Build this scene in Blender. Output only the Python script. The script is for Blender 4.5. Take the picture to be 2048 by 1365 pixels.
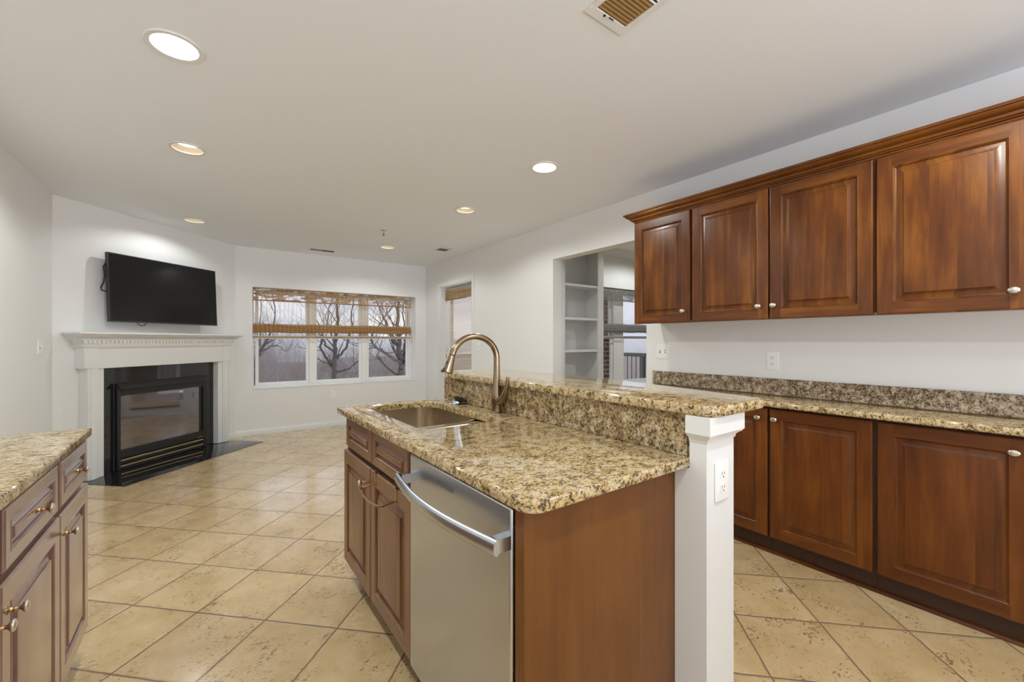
import bpy, bmesh, math, random
from mathutils import Vector, Matrix
C = bpy.context.scene.collection
for o in list(bpy.data.objects): bpy.data.objects.remove(o)
R2 = math.sqrt(2); PI = math.pi

# ------------------------------------------------------------ camera, sky, exposure
cam_d = bpy.data.cameras.new('camera'); cam = bpy.data.objects.new('camera', cam_d); C.objects.link(cam)
cam_d.sensor_width = 36.0; cam_d.lens = 837.4/2048*36.0; cam_d.clip_start = 0.02; cam_d.clip_end = 600
cam.location = (0, 0, 1.226); cam.rotation_euler = (PI/2, 0, -math.radians(36.25))
cam_d.shift_y = -0.5/2048
bpy.context.scene.camera = cam
vs = bpy.context.scene.view_settings
vs.view_transform = 'Standard'; vs.look = 'None'; vs.gamma = 1; vs.use_curve_mapping = False
vs.exposure = 0.28
W = bpy.data.worlds.new('sky'); bpy.context.scene.world = W; W.use_nodes = True
SKY_NORTH, SKY_SOUTH, FILL_LOW = 1.08, 1.15, 7.5   # FILL_LOW: added fill glow below the horizon, on the unseen kitchen side
def sky():
    nt = W.node_tree; nt.nodes.clear(); N = nt.nodes.new; L = nt.links.new
    out = N('ShaderNodeOutputWorld'); bg = N('ShaderNodeBackground'); tc = N('ShaderNodeTexCoord')
    mp = N('ShaderNodeMapping'); mp.inputs['Scale'].default_value = (1.5, 1.5, 7)
    ns = N('ShaderNodeTexNoise'); ns.inputs['Scale'].default_value = 2.2; ns.inputs['Detail'].default_value = 5
    cr = N('ShaderNodeValToRGB'); cr.color_ramp.elements[0].position = .42; cr.color_ramp.elements[0].color = (.60, .645, .76, 1)
    cr.color_ramp.elements[1].position = .62; cr.color_ramp.elements[1].color = (.86, .87, .90, 1)
    L(tc.outputs['Generated'], mp.inputs[0]); L(mp.outputs[0], ns.inputs['Vector']); L(ns.outputs[0], cr.inputs[0])
    sp = N('ShaderNodeSeparateXYZ'); L(tc.outputs['Generated'], sp.inputs[0])
    mr = N('ShaderNodeMapRange'); mr.inputs['From Min'].default_value = -.15; mr.inputs['From Max'].default_value = -.75; mr.inputs['To Min'].default_value = SKY_NORTH; mr.inputs['To Max'].default_value = SKY_SOUTH
    mr.interpolation_type = 'SMOOTHSTEP'; L(sp.outputs[1], mr.inputs[0]); gz = N('ShaderNodeMapRange'); gz.inputs['From Min'].default_value = .02; gz.inputs['From Max'].default_value = -.06; gz.inputs['To Min'].default_value = 1; gz.inputs['To Max'].default_value = FILL_LOW
    L(sp.outputs[2], gz.inputs[0]); gy = N('ShaderNodeMapRange'); gy.inputs['From Min'].default_value = -.15; gy.inputs['From Max'].default_value = -.5; L(sp.outputs[1], gy.inputs[0])
    pw = N('ShaderNodeMath'); pw.operation = 'POWER'; L(gz.outputs[0], pw.inputs[0]); L(gy.outputs[0], pw.inputs[1])
    ml = N('ShaderNodeMath'); ml.operation = 'MULTIPLY'; L(mr.outputs[0], ml.inputs[0]); L(pw.outputs[0], ml.inputs[1]); L(ml.outputs[0], bg.inputs[1])   # sky strength, with fill added on the unseen kitchen side
    L(cr.outputs[0], bg.inputs[0]); L(bg.outputs[0], out.inputs[0])
sky()
LAMP_W = 24.0

# ------------------------------------------------------------ materials
def new_mat(name):
    m = bpy.data.materials.new(name); m.use_nodes = True; nt = m.node_tree
    b = nt.nodes['Principled BSDF']; return m, nt, b, nt.nodes.new, nt.links.new
def plain(name, col, rough=.5, metal=0, spec=.5, coat=0, noise=0.0):
    m, nt, b, N, L = new_mat(name)
    b.inputs['Base Color'].default_value = (*col, 1); b.inputs['Roughness'].default_value = rough
    b.inputs['Metallic'].default_value = metal; b.inputs['Specular IOR Level'].default_value = spec
    b.inputs['Coat Weight'].default_value = coat
    if noise:
        tc = N('ShaderNodeTexCoord'); n = N('ShaderNodeTexNoise'); n.inputs['Scale'].default_value = 3; n.inputs['Detail'].default_value = 4
        mx = N('ShaderNodeMix'); mx.data_type = 'RGBA'
        mx.inputs[6].default_value = (*[c*(1-noise) for c in col], 1); mx.inputs[7].default_value = (*[min(1, c*(1+noise)) for c in col], 1)
        L(tc.outputs['Object'], n.inputs['Vector']); L(n.outputs[0], mx.inputs[0]); L(mx.outputs[2], b.inputs['Base Color'])
    return m
def paint(name, col, rough=.6):
    m, nt, b, N, L = new_mat(name)
    b.inputs['Base Color'].default_value = (*col, 1); b.inputs['Roughness'].default_value = rough
    b.inputs['Specular IOR Level'].default_value = .3
    g = N('ShaderNodeNewGeometry'); n = N('ShaderNodeTexNoise'); n.inputs['Scale'].default_value = 180; n.inputs['Detail'].default_value = 3
    bp = N('ShaderNodeBump'); bp.inputs['Strength'].default_value = .05; bp.inputs['Distance'].default_value = .002
    L(g.outputs['Position'], n.inputs['Vector']); L(n.outputs[0], bp.inputs['Height']); L(bp.outputs[0], b.inputs['Normal'])
    return m
def ramp(N, stops, interp='LINEAR'):
    r = N('ShaderNodeValToRGB'); r.color_ramp.interpolation = interp
    e = r.color_ramp.elements
    while len(e) < len(stops): e.new(.5)
    for i, (p, c) in enumerate(stops): e[i].position = p; e[i].color = (*c, 1) if len(c) == 3 else c
    return r
def mathn(N, L, op, a, b=None, c=None):
    n = N('ShaderNodeMath'); n.operation = op
    for i, v in enumerate((a, b, c)):
        if v is None: continue
        if isinstance(v, (int, float)): n.inputs[i].default_value = v
        else: L(v, n.inputs[i])
    return n.outputs[0]
def wood(name, dark, mid, light, horiz=False, rough=.34, plank=.085, vary=.5, coat=.12, cr=.22, spec=.35):
    m, nt, b, N, L = new_mat(name)
    tc = N('ShaderNodeTexCoord'); oi = N('ShaderNodeObjectInfo'); sp = N('ShaderNodeSeparateXYZ'); L(tc.outputs['Object'], sp.inputs[0])
    ac, al = (sp.outputs[2], sp.outputs[0]) if horiz else (sp.outputs[0], sp.outputs[2])
    off = mathn(N, L, 'MULTIPLY', oi.outputs['Random'], 13.7)
    acr = mathn(N, L, 'ADD', mathn(N, L, 'ADD', ac, sp.outputs[1]), off)
    pid = mathn(N, L, 'FLOOR', mathn(N, L, 'DIVIDE', acr, plank))
    wn = N('ShaderNodeTexWhiteNoise'); wn.noise_dimensions = '1D'; L(pid, wn.inputs['W'])
    cb = N('ShaderNodeCombineXYZ')
    L(mathn(N, L, 'MULTIPLY', acr, 26.), cb.inputs[0]); L(mathn(N, L, 'MULTIPLY', wn.outputs[0], 40.), cb.inputs[1])
    L(mathn(N, L, 'MULTIPLY', al, 2.2), cb.inputs[2])
    n1 = N('ShaderNodeTexNoise'); n1.inputs['Scale'].default_value = 1.; n1.inputs['Detail'].default_value = 6; n1.inputs['Roughness'].default_value = .62
    n1.inputs['Distortion'].default_value = .45; L(cb.outputs[0], n1.inputs['Vector'])
    cb2 = N('ShaderNodeCombineXYZ'); L(mathn(N, L, 'MULTIPLY', acr, 7.), cb2.inputs[0]); L(mathn(N, L, 'MULTIPLY', wn.outputs[0], 17.), cb2.inputs[1]); L(mathn(N, L, 'MULTIPLY', al, 3.), cb2.inputs[2])
    n2 = N('ShaderNodeTexNoise'); n2.inputs['Scale'].default_value = 1.; n2.inputs['Detail'].default_value = 3; L(cb2.outputs[0], n2.inputs['Vector'])
    v = mathn(N, L, 'ADD', mathn(N, L, 'MULTIPLY', n1.outputs[0], .55), mathn(N, L, 'MULTIPLY', n2.outputs[0], .45))
    v = mathn(N, L, 'ADD', v, mathn(N, L, 'MULTIPLY', mathn(N, L, 'SUBTRACT', wn.outputs[0], .5), .22*vary))
    v = mathn(N, L, 'ADD', v, mathn(N, L, 'MULTIPLY', mathn(N, L, 'SUBTRACT', oi.outputs['Random'], .5), .05))
    r = ramp(N, [(.30, dark), (.5, mid), (.70, light)]); L(v, r.inputs[0]); L(r.outputs[0], b.inputs['Base Color'])
    b.inputs['Roughness'].default_value = rough; b.inputs['Specular IOR Level'].default_value = spec
    b.inputs['Coat Weight'].default_value = coat; b.inputs['Coat Roughness'].default_value = cr
    bp = N('ShaderNodeBump'); bp.inputs['Strength'].default_value = .08; bp.inputs['Distance'].default_value = .001
    L(n1.outputs[0], bp.inputs['Height']); L(bp.outputs[0], b.inputs['Normal'])
    return m
def granite(name, base=(.62, .46, .225), gold=(.52, .35, .12), dark=(.030, .022, .018), sc=1.0, amount=0.0):
    m, nt, b, N, L = new_mat(name)
    g = N('ShaderNodeNewGeometry')
    mp = N('ShaderNodeMapping'); mp.inputs['Scale'].default_value = (1.1, 1.5, 1.35); mp.inputs['Rotation'].default_value = (.3, .2, .6); L(g.outputs['Position'], mp.inputs[0])
    def noise(s, d, ro=.6, dist=0):
        n = N('ShaderNodeTexNoise'); n.inputs['Scale'].default_value = s*sc; n.inputs['Detail'].default_value = d; n.inputs['Roughness'].default_value = ro
        n.inputs['Distortion'].default_value = dist; L(mp.outputs[0], n.inputs['Vector']); return n.outputs[0]
    big = noise(24, 3); med = noise(88, 5, .65, .6); fine = noise(220, 3, .6)
    c1 = ramp(N, [(.36, gold), (.5, base), (.66, (.66, .55, .38))]); L(big, c1.inputs[0])
    mx = N('ShaderNodeMix'); mx.data_type = 'RGBA'
    f1 = ramp(N, [(.50, (0, 0, 0)), (.58, (1, 1, 1))]); L(noise(95, 3, .6, .3), f1.inputs[0])
    L(mathn(N, L, 'MULTIPLY', f1.outputs[0], .55), mx.inputs[0]); L(c1.outputs[0], mx.inputs[6]); mx.inputs[7].default_value = (.25, .155, .08, 1)
    dm = mathn(N, L, 'ADD', mathn(N, L, 'MULTIPLY', med, .72), mathn(N, L, 'MULTIPLY', big, .28))
    f2 = ramp(N, [(.40+amount, (1, 1, 1)), (.455+amount, (0, 0, 0))]); L(dm, f2.inputs[0])
    mx2 = N('ShaderNodeMix'); mx2.data_type = 'RGBA'; L(f2.outputs[0], mx2.inputs[0]); L(mx.outputs[2], mx2.inputs[6])
    dk = ramp(N, [(.4, dark), (.6, (.12, .085, .06))]); L(fine, dk.inputs[0]); L(dk.outputs[0], mx2.inputs[7])
    mx3 = N('ShaderNodeMix'); mx3.data_type = 'RGBA'; f3 = ramp(N, [(.63, (0, 0, 0)), (.70, (1, 1, 1))]); L(fine, f3.inputs[0])
    L(mathn(N, L, 'MULTIPLY', f3.outputs[0], .6), mx3.inputs[0]); L(mx2.outputs[2], mx3.inputs[6]); mx3.inputs[7].default_value = (.10, .035, .02, 1)
    L(mx3.outputs[2], b.inputs['Base Color']); b.inputs['Roughness'].default_value = .05; b.inputs['Specular IOR Level'].default_value = .6
    return m
def tile_floor():
    m, nt, b, N, L = new_mat('travertine floor tile')
    g = N('ShaderNodeNewGeometry'); sp = N('ShaderNodeSeparateXYZ'); L(g.outputs['Position'], sp.inputs[0])
    u = mathn(N, L, 'DIVIDE', mathn(N, L, 'ADD', sp.outputs[0], sp.outputs[1]), R2)
    v = mathn(N, L, 'DIVIDE', mathn(N, L, 'SUBTRACT', sp.outputs[1], sp.outputs[0]), R2)
    wob = N('ShaderNodeTexNoise'); wob.inputs['Scale'].default_value = 18; L(g.outputs['Position'], wob.inputs['Vector'])
    wv = mathn(N, L, 'MULTIPLY', mathn(N, L, 'SUBTRACT', wob.outputs[0], .5), .006)
    us = mathn(N, L, 'DIVIDE', mathn(N, L, 'SUBTRACT', mathn(N, L, 'ADD', u, wv), 1.650-.3547*30), .3547)
    vv = mathn(N, L, 'DIVIDE', mathn(N, L, 'SUBTRACT', mathn(N, L, 'ADD', v, wv), 2.033-.3418*30), .3418)
    fu = mathn(N, L, 'FRACT', us); fv = mathn(N, L, 'FRACT', vv)
    def edge(f): return mathn(N, L, 'MINIMUM', f, mathn(N, L, 'SUBTRACT', 1., f))
    d = mathn(N, L, 'MINIMUM', edge(fu), edge(fv))
    gm = ramp(N, [(.0075, (1, 1, 1)), (.0145, (0, 0, 0))]); L(d, gm.inputs[0])
    em = ramp(N, [(.008, (0, 0, 0)), (.03, (1, 1, 1))]); L(d, em.inputs[0])
    cb = N('ShaderNodeCombineXYZ'); L(mathn(N, L, 'FLOOR', us), cb.inputs[0]); L(mathn(N, L, 'FLOOR', vv), cb.inputs[1])
    wn = N('ShaderNodeTexWhiteNoise'); wn.noise_dimensions = '2D'; L(cb.outputs[0], wn.inputs['Vector'])
    # position shifted per tile so that the veining breaks at joints
    ad = N('ShaderNodeVectorMath'); ad.operation = 'ADD'; sc = N('ShaderNodeVectorMath'); sc.operation = 'SCALE'; sc.inputs['Scale'].default_value = 9
    L(wn.outputs['Color'], sc.inputs[0]); L(g.outputs['Position'], ad.inputs[0]); L(sc.outputs[0], ad.inputs[1])
    def noise(s, dt, ro=.6, vec=None, scl=None):
        n = N('ShaderNodeTexNoise'); n.inputs['Scale'].default_value = s; n.inputs['Detail'].default_value = dt; n.inputs['Roughness'].default_value = ro
        src = ad.outputs[0]
        if scl: mp = N('ShaderNodeMapping'); mp.inputs['Scale'].default_value = scl; mp.inputs['Rotation'].default_value = (0, 0, .2); L(src, mp.inputs[0]); src = mp.outputs[0]
        L(src, n.inputs['Vector']); return n.outputs[0]
    base = ramp(N, [(.3, (.58, .405, .195)), (.5, (.67, .485, .25)), (.72, (.75, .575, .335))]); L(noise(5.5, 6, .62), base.inputs[0])
    tint = N('ShaderNodeMix'); tint.data_type = 'RGBA'; tint.blend_type = 'MULTIPLY'; tint.inputs[0].default_value = .5
    tr = ramp(N, [(0, (.80, .76, .72)), (1, (1.0, 1.0, 1.0))]); L(wn.outputs[0], tr.inputs[0]); L(base.outputs[0], tint.inputs[6]); L(tr.outputs[0], tint.inputs[7])
    pits = noise(75, 4, .7, scl=(.75, 1.3, 1)); clus = noise(6.5, 2)
    pv = mathn(N, L, 'ADD', mathn(N, L, 'MULTIPLY', pits, .66), mathn(N, L, 'MULTIPLY', clus, .34))
    pm = ramp(N, [(.402, (1, 1, 1)), (.418, (0, 0, 0))]); L(pv, pm.inputs[0])
    c2 = N('ShaderNodeMix'); c2.data_type = 'RGBA'; L(mathn(N, L, 'MULTIPLY', pm.outputs[0], .75), c2.inputs[0]); L(tint.outputs[2], c2.inputs[6]); c2.inputs[7].default_value = (.17, .095, .04, 1)
    c3 = N('ShaderNodeMix'); c3.data_type = 'RGBA'; L(gm.outputs[0], c3.inputs[0]); L(c2.outputs[2], c3.inputs[6]); c3.inputs[7].default_value = (.22, .145, .085, 1)
    L(c3.outputs[2], b.inputs['Base Color'])
    ro = ramp(N, [(.35, (.22, .22, .22)), (.65, (.36, .36, .36))]); L(noise(9, 4), ro.inputs[0])
    L(mathn(N, L, 'ADD', ro.outputs[0], mathn(N, L, 'MULTIPLY', gm.outputs[0], .5)), b.inputs['Roughness'])
    hgt = mathn(N, L, 'SUBTRACT', em.outputs[0], mathn(N, L, 'MULTIPLY', pm.outputs[0], .6))
    hgt = mathn(N, L, 'ADD', hgt, mathn(N, L, 'MULTIPLY', noise(12, 4), .35))
    bp = N('ShaderNodeBump'); b.inputs['Coat Weight'].default_value = .85; b.inputs['Coat Roughness'].default_value = .12
    bp.inputs['Strength'].default_value = .5; bp.inputs['Distance'].default_value = .003
    L(hgt, bp.inputs['Height']); L(bp.outputs[0], b.inputs['Normal']); b.inputs['Specular IOR Level'].default_value = .5
    return m
def brushed(name, col, rough, metal=1, aniso=.5, streak=.06, axis=(1, 1, 60)):
    m, nt, b, N, L = new_mat(name)
    b.inputs['Base Color'].default_value = (*col, 1); b.inputs['Metallic'].default_value = metal
    tc = N('ShaderNodeTexCoord'); mp = N('ShaderNodeMapping'); mp.inputs['Scale'].default_value = axis; n = N('ShaderNodeTexNoise'); n.inputs['Scale'].default_value = 8; n.inputs['Detail'].default_value = 3
    L(tc.outputs['Object'], mp.inputs[0]); L(mp.outputs[0], n.inputs['Vector'])
    L(mathn(N, L, 'ADD', mathn(N, L, 'MULTIPLY', n.outputs[0], streak), rough-streak/2), b.inputs['Roughness'])
    return m
def glass(name, tint=(1, 1, 1), refl=.05, rough=0.0):
    m = bpy.data.materials.new(name); m.use_nodes = True; nt = m.node_tree; nt.nodes.clear(); N = nt.nodes.new; L = nt.links.new
    out = N('ShaderNodeOutputMaterial'); t = N('ShaderNodeBsdfTransparent'); t.inputs[0].default_value = (*tint, 1)
    gl = N('ShaderNodeBsdfGlossy'); gl.inputs['Roughness'].default_value = rough; mx = N('ShaderNodeMixShader'); fr = N('ShaderNodeMath'); fr.operation = 'MULTIPLY_ADD'; lw = N('ShaderNodeLayerWeight'); pw = N('ShaderNodeMath'); pw.operation = 'POWER'; pw.inputs[1].default_value = 4; L(lw.outputs['Facing'], pw.inputs[0]); L(pw.outputs[0], fr.inputs[0]); fr.inputs[1].default_value = .5; fr.inputs[2].default_value = .004
    L(fr.outputs[0], mx.inputs[0]); L(t.outputs[0], mx.inputs[1]); L(gl.outputs[0], mx.inputs[2]); L(mx.outputs[0], out.inputs[0])
    return m
def emis(name, col, s):
    m, nt, b, N, L = new_mat(name); b.inputs['Base Color'].default_value = (*col, 1)
    b.inputs['Emission Color'].default_value = (*col, 1); b.inputs['Emission Strength'].default_value = s; return m
def reed(name, alpha, holes=0.0, col=(.40, .21, .085), light=(.62, .40, .20), axis='X', pitch=.052):
    # woven reed cloth: fine horizontal reeds, spaced upright threads; alpha = how much the weave covers
    m = bpy.data.materials.new(name); m.use_nodes = True; nt = m.node_tree; nt.nodes.clear(); N = nt.nodes.new; L = nt.links.new
    out = N('ShaderNodeOutputMaterial'); g = N('ShaderNodeTexCoord'); sp = N('ShaderNodeSeparateXYZ'); L(g.outputs['Object'], sp.inputs[0])
    x, z = sp.outputs[0], sp.outputs[2]
    n = N('ShaderNodeTexNoise'); n.inputs['Scale'].default_value = 1; n.inputs['Detail'].default_value = 2
    cb = N('ShaderNodeCombineXYZ'); L(mathn(N, L, 'MULTIPLY', x, 2.), cb.inputs[0]); L(mathn(N, L, 'MULTIPLY', z, 160.), cb.inputs[2]); L(cb.outputs[0], n.inputs['Vector'])
    cr = ramp(N, [(.35, col), (.65, light)]); L(n.outputs[0], cr.inputs[0])
    fx = mathn(N, L, 'FRACT', mathn(N, L, 'DIVIDE', x, pitch))
    th = mathn(N, L, 'LESS_THAN', fx, .10)
    tm = N('ShaderNodeMix'); tm.data_type = 'RGBA'; L(mathn(N, L, 'MULTIPLY', th, .7), tm.inputs[0]); L(cr.outputs[0], tm.inputs[6]); tm.inputs[7].default_value = (*[min(.85, c*1.5+.06) for c in light], 1)
    a = mathn(N, L, 'ADD', alpha, mathn(N, L, 'MULTIPLY', mathn(N, L, 'SUBTRACT', n.outputs[0], .5), .25))
    if holes:
        n2 = N('ShaderNodeTexNoise'); n2.inputs['Scale'].default_value = 1; n2.inputs['Detail'].default_value = 2; n2.inputs['Distortion'].default_value = 1.5
        cb2 = N('ShaderNodeCombineXYZ'); L(mathn(N, L, 'MULTIPLY', x, 5.), cb2.inputs[0]); L(mathn(N, L, 'MULTIPLY', z, 22.), cb2.inputs[2]); cb2.inputs[1].default_value = 3.7; L(cb2.outputs[0], n2.inputs['Vector'])
        hr = ramp(N, [(.44, (0, 0, 0)), (.55, (1, 1, 1))]); L(n2.outputs[0], hr.inputs[0])
        a = mathn(N, L, 'SUBTRACT', a, mathn(N, L, 'MULTIPLY', hr.outputs[0], holes))
    a = mathn(N, L, 'MAXIMUM', a, mathn(N, L, 'MULTIPLY', th, .62)); ac = N('ShaderNodeClamp'); L(a, ac.inputs[0])
    df = N('ShaderNodeBsdfDiffuse'); tl = N('ShaderNodeBsdfTranslucent'); L(tm.outputs[2], df.inputs[0]); L(tm.outputs[2], tl.inputs[0])
    m1 = N('ShaderNodeMixShader'); m1.inputs[0].default_value = .45; L(df.outputs[0], m1.inputs[1]); L(tl.outputs[0], m1.inputs[2])
    tr = N('ShaderNodeBsdfTransparent'); m2 = N('ShaderNodeMixShader'); L(ac.outputs[0], m2.inputs[0]); L(tr.outputs[0], m2.inputs[1]); L(m1.outputs[0], m2.inputs[2]); L(m2.outputs[0], out.inputs[0])
    return m
def brick():
    m, nt, b, N, L = new_mat('red brick'); tc = N('ShaderNodeTexCoord'); mp = N('ShaderNodeMapping'); mp.inputs['Rotation'].default_value = (PI/2, 0, 0)
    sp = N('ShaderNodeSeparateXYZ'); L(tc.outputs['Object'], sp.inputs[0]); cb = N('ShaderNodeCombineXYZ'); L(mathn(N, L, 'ADD', sp.outputs[0], sp.outputs[1]), cb.inputs[0]); L(sp.outputs[2], cb.inputs[1])
    t = N('ShaderNodeTexBrick'); t.inputs['Scale'].default_value = 1; t.inputs['Brick Width'].default_value = .21; t.inputs['Row Height'].default_value = .075; t.inputs['Mortar Size'].default_value = .008
    t.inputs['Color1'].default_value = (.16, .06, .04, 1); t.inputs['Color2'].default_value = (.10, .045, .035, 1); t.inputs['Mortar'].default_value = (.35, .31, .28, 1)
    L(cb.outputs[0], t.inputs['Vector']); L(t.outputs[0], b.inputs['Base Color']); b.inputs['Roughness'].default_value = .9; return m

M = {}
M['wall'] = paint('wall paint', (.86, .855, .845)); M['ceil'] = paint('ceiling paint', (.88, .905, .93), .7)
M['white'] = plain('white trim paint', (.82, .82, .81), .35); M['vinyl'] = plain('white vinyl', (.92, .92, .91), .3)
M['plate'] = plain('white switch plastic', (.93, .92, .90), .3); M['slot'] = plain('dark slot', (.03, .03, .03), .6)
M['floor'] = tile_floor()
CH = dict(dark=(.058, .014, .0015), mid=(.128, .036, .0035), light=(.27, .092, .009))
M['woodv'] = wood('cherry upright grain', **CH); M['woodh'] = wood('cherry level grain', **CH, horiz=True, plank=.3)
CB = dict(dark=(.072, .017, .002), mid=(.135, .036, .004), light=(.22, .070, .008))
M['bwoodv'] = wood('deep cherry upright grain', **CB); M['bwoodh'] = wood('deep cherry level grain', **CB, horiz=True, plank=.3)
CI = dict(dark=(.12, .046, .018), mid=(.20, .085, .035), light=(.27, .13, .06), vary=.2, coat=.5, cr=.2)
M['iwoodv'] = wood('island cherry upright grain', **CI); M['iwoodh'] = wood('island cherry level grain', **CI, horiz=True, plank=.3)
M['veneer'] = wood('cherry veneer', (.125, .042, .006), (.165, .058, .010), (.205, .078, .016), plank=.24, vary=.15, rough=.4)
M['carcass'] = plain('dark cabinet carcass', (.045, .016, .007), .45)
M['gran'] = granite('gold speckled granite', amount=.034)
M['gran_shaded'] = granite('gold speckled granite, darker side', base=(.46, .33, .15), gold=(.42, .27, .09), amount=.048)  # riser: same granite as the tops, upright shade put into the colour
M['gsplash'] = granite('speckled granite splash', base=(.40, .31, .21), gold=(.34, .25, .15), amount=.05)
M['blackgran'] = plain('black polished granite', (.012, .012, .013), .03, spec=.8)
M['steel'] = brushed('brushed stainless', (.58, .62, .68), .26); M['steeld'] = brushed('satin stainless sink', (.70, .62, .50), .22, axis=(60, 1, 1))
M['bronze'] = brushed('brushed bronze', (.34, .25, .165), .22, streak=.05)
M['nickel'] = plain('satin nickel', (.72, .70, .66), .22, 1); M['abrass'] = plain('antique brass', (.45, .31, .17), .28, 1)
M['knobface'] = plain('pale nickel knob face', (.80, .74, .68), .3, 1)
M['porcelain'] = plain('pale knob face', (.75, .72, .68), .25); M['brass'] = plain('polished brass', (.62, .52, .28), .22, 1)
M['blackmetal'] = plain('black enamel metal', (.016, .016, .017), .38); M['screen'] = plain('black screen', (.010, .010, .011), .16, spec=.35)
M['bezel'] = plain('charcoal plastic', (.03, .03, .031), .4); M['rubber'] = plain('black rubber', (.012, .012, .012), .5)
M['fireglass'] = plain('dark ceramic glass', (.30, .29, .32), .035, 1)
M['glass'] = glass('window glass'); M['lens'] = emis('lit lamp lens', (1, .97, .90), 9.0); M['lens2'] = emis('lit lamp bulb', (1, .93, .80), 2.5)
M['baffle'] = plain('cream lamp baffle', (.80, .70, .50), .5); M['filter'] = plain('tan filter', (.33, .20, .07), .8, noise=.2)
M['duct'] = plain('dark duct', (.05, .035, .02), .8)
M['reed1'] = reed('woven reed, single layer', .25, col=(.42, .26, .13), light=(.66, .47, .28)); M['reed2'] = reed('woven reed valance', .93, holes=.85); M['reed3'] = reed('woven reed, folded', .93)
M['greed1'] = reed('grey woven reed, single layer', .22, col=(.3, .28, .26), light=(.42, .40, .38)); M['greed2'] = reed('grey woven reed valance', .9, holes=.5, col=(.22, .20, .18), light=(.38, .36, .33)); M['greed3'] = reed('grey woven reed, folded', .93, col=(.26, .24, .22), light=(.42, .40, .37))
M['dreed1'] = reed('sandy woven reed, single layer', .62, col=(.72, .56, .40), light=(.85, .72, .56), pitch=.04); M['dreed2'] = reed('sandy woven reed valance', .97, holes=.18, col=(.30, .19, .09), light=(.46, .31, .17))
M['brick'] = brick(); M['bark'] = plain('grey bark', (.13, .115, .105), .9, noise=.3); M['fbark'] = plain('haze-lightened grey bark', (.37, .34, .33), .95, noise=.2)  # grove bark is lightened so its colour carries the haze
M['bush'] = plain('haze-lightened reddish twigs', (.36, .285, .27), .95, noise=.2); M['ground'] = plain('winter grass', (.27, .235, .20), .95, noise=.4)  # grove twigs lightened too, distance haze put into their colour
M['hill'] = plain('haze-lightened wooded hill', (.60, .60, .61), 1, noise=.12); M['railing'] = plain('grey railing', (.22, .21, .20), .5); M['concrete'] = plain('concrete', (.45, .44, .42), .9, noise=.1)  # the hill's pale grey has the haze mixed into its colour
M['siding'] = plain('pale siding', (.6, .6, .6), .7); M['roof'] = plain('grey shingles', (.3, .29, .29), .9, noise=.2)

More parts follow.
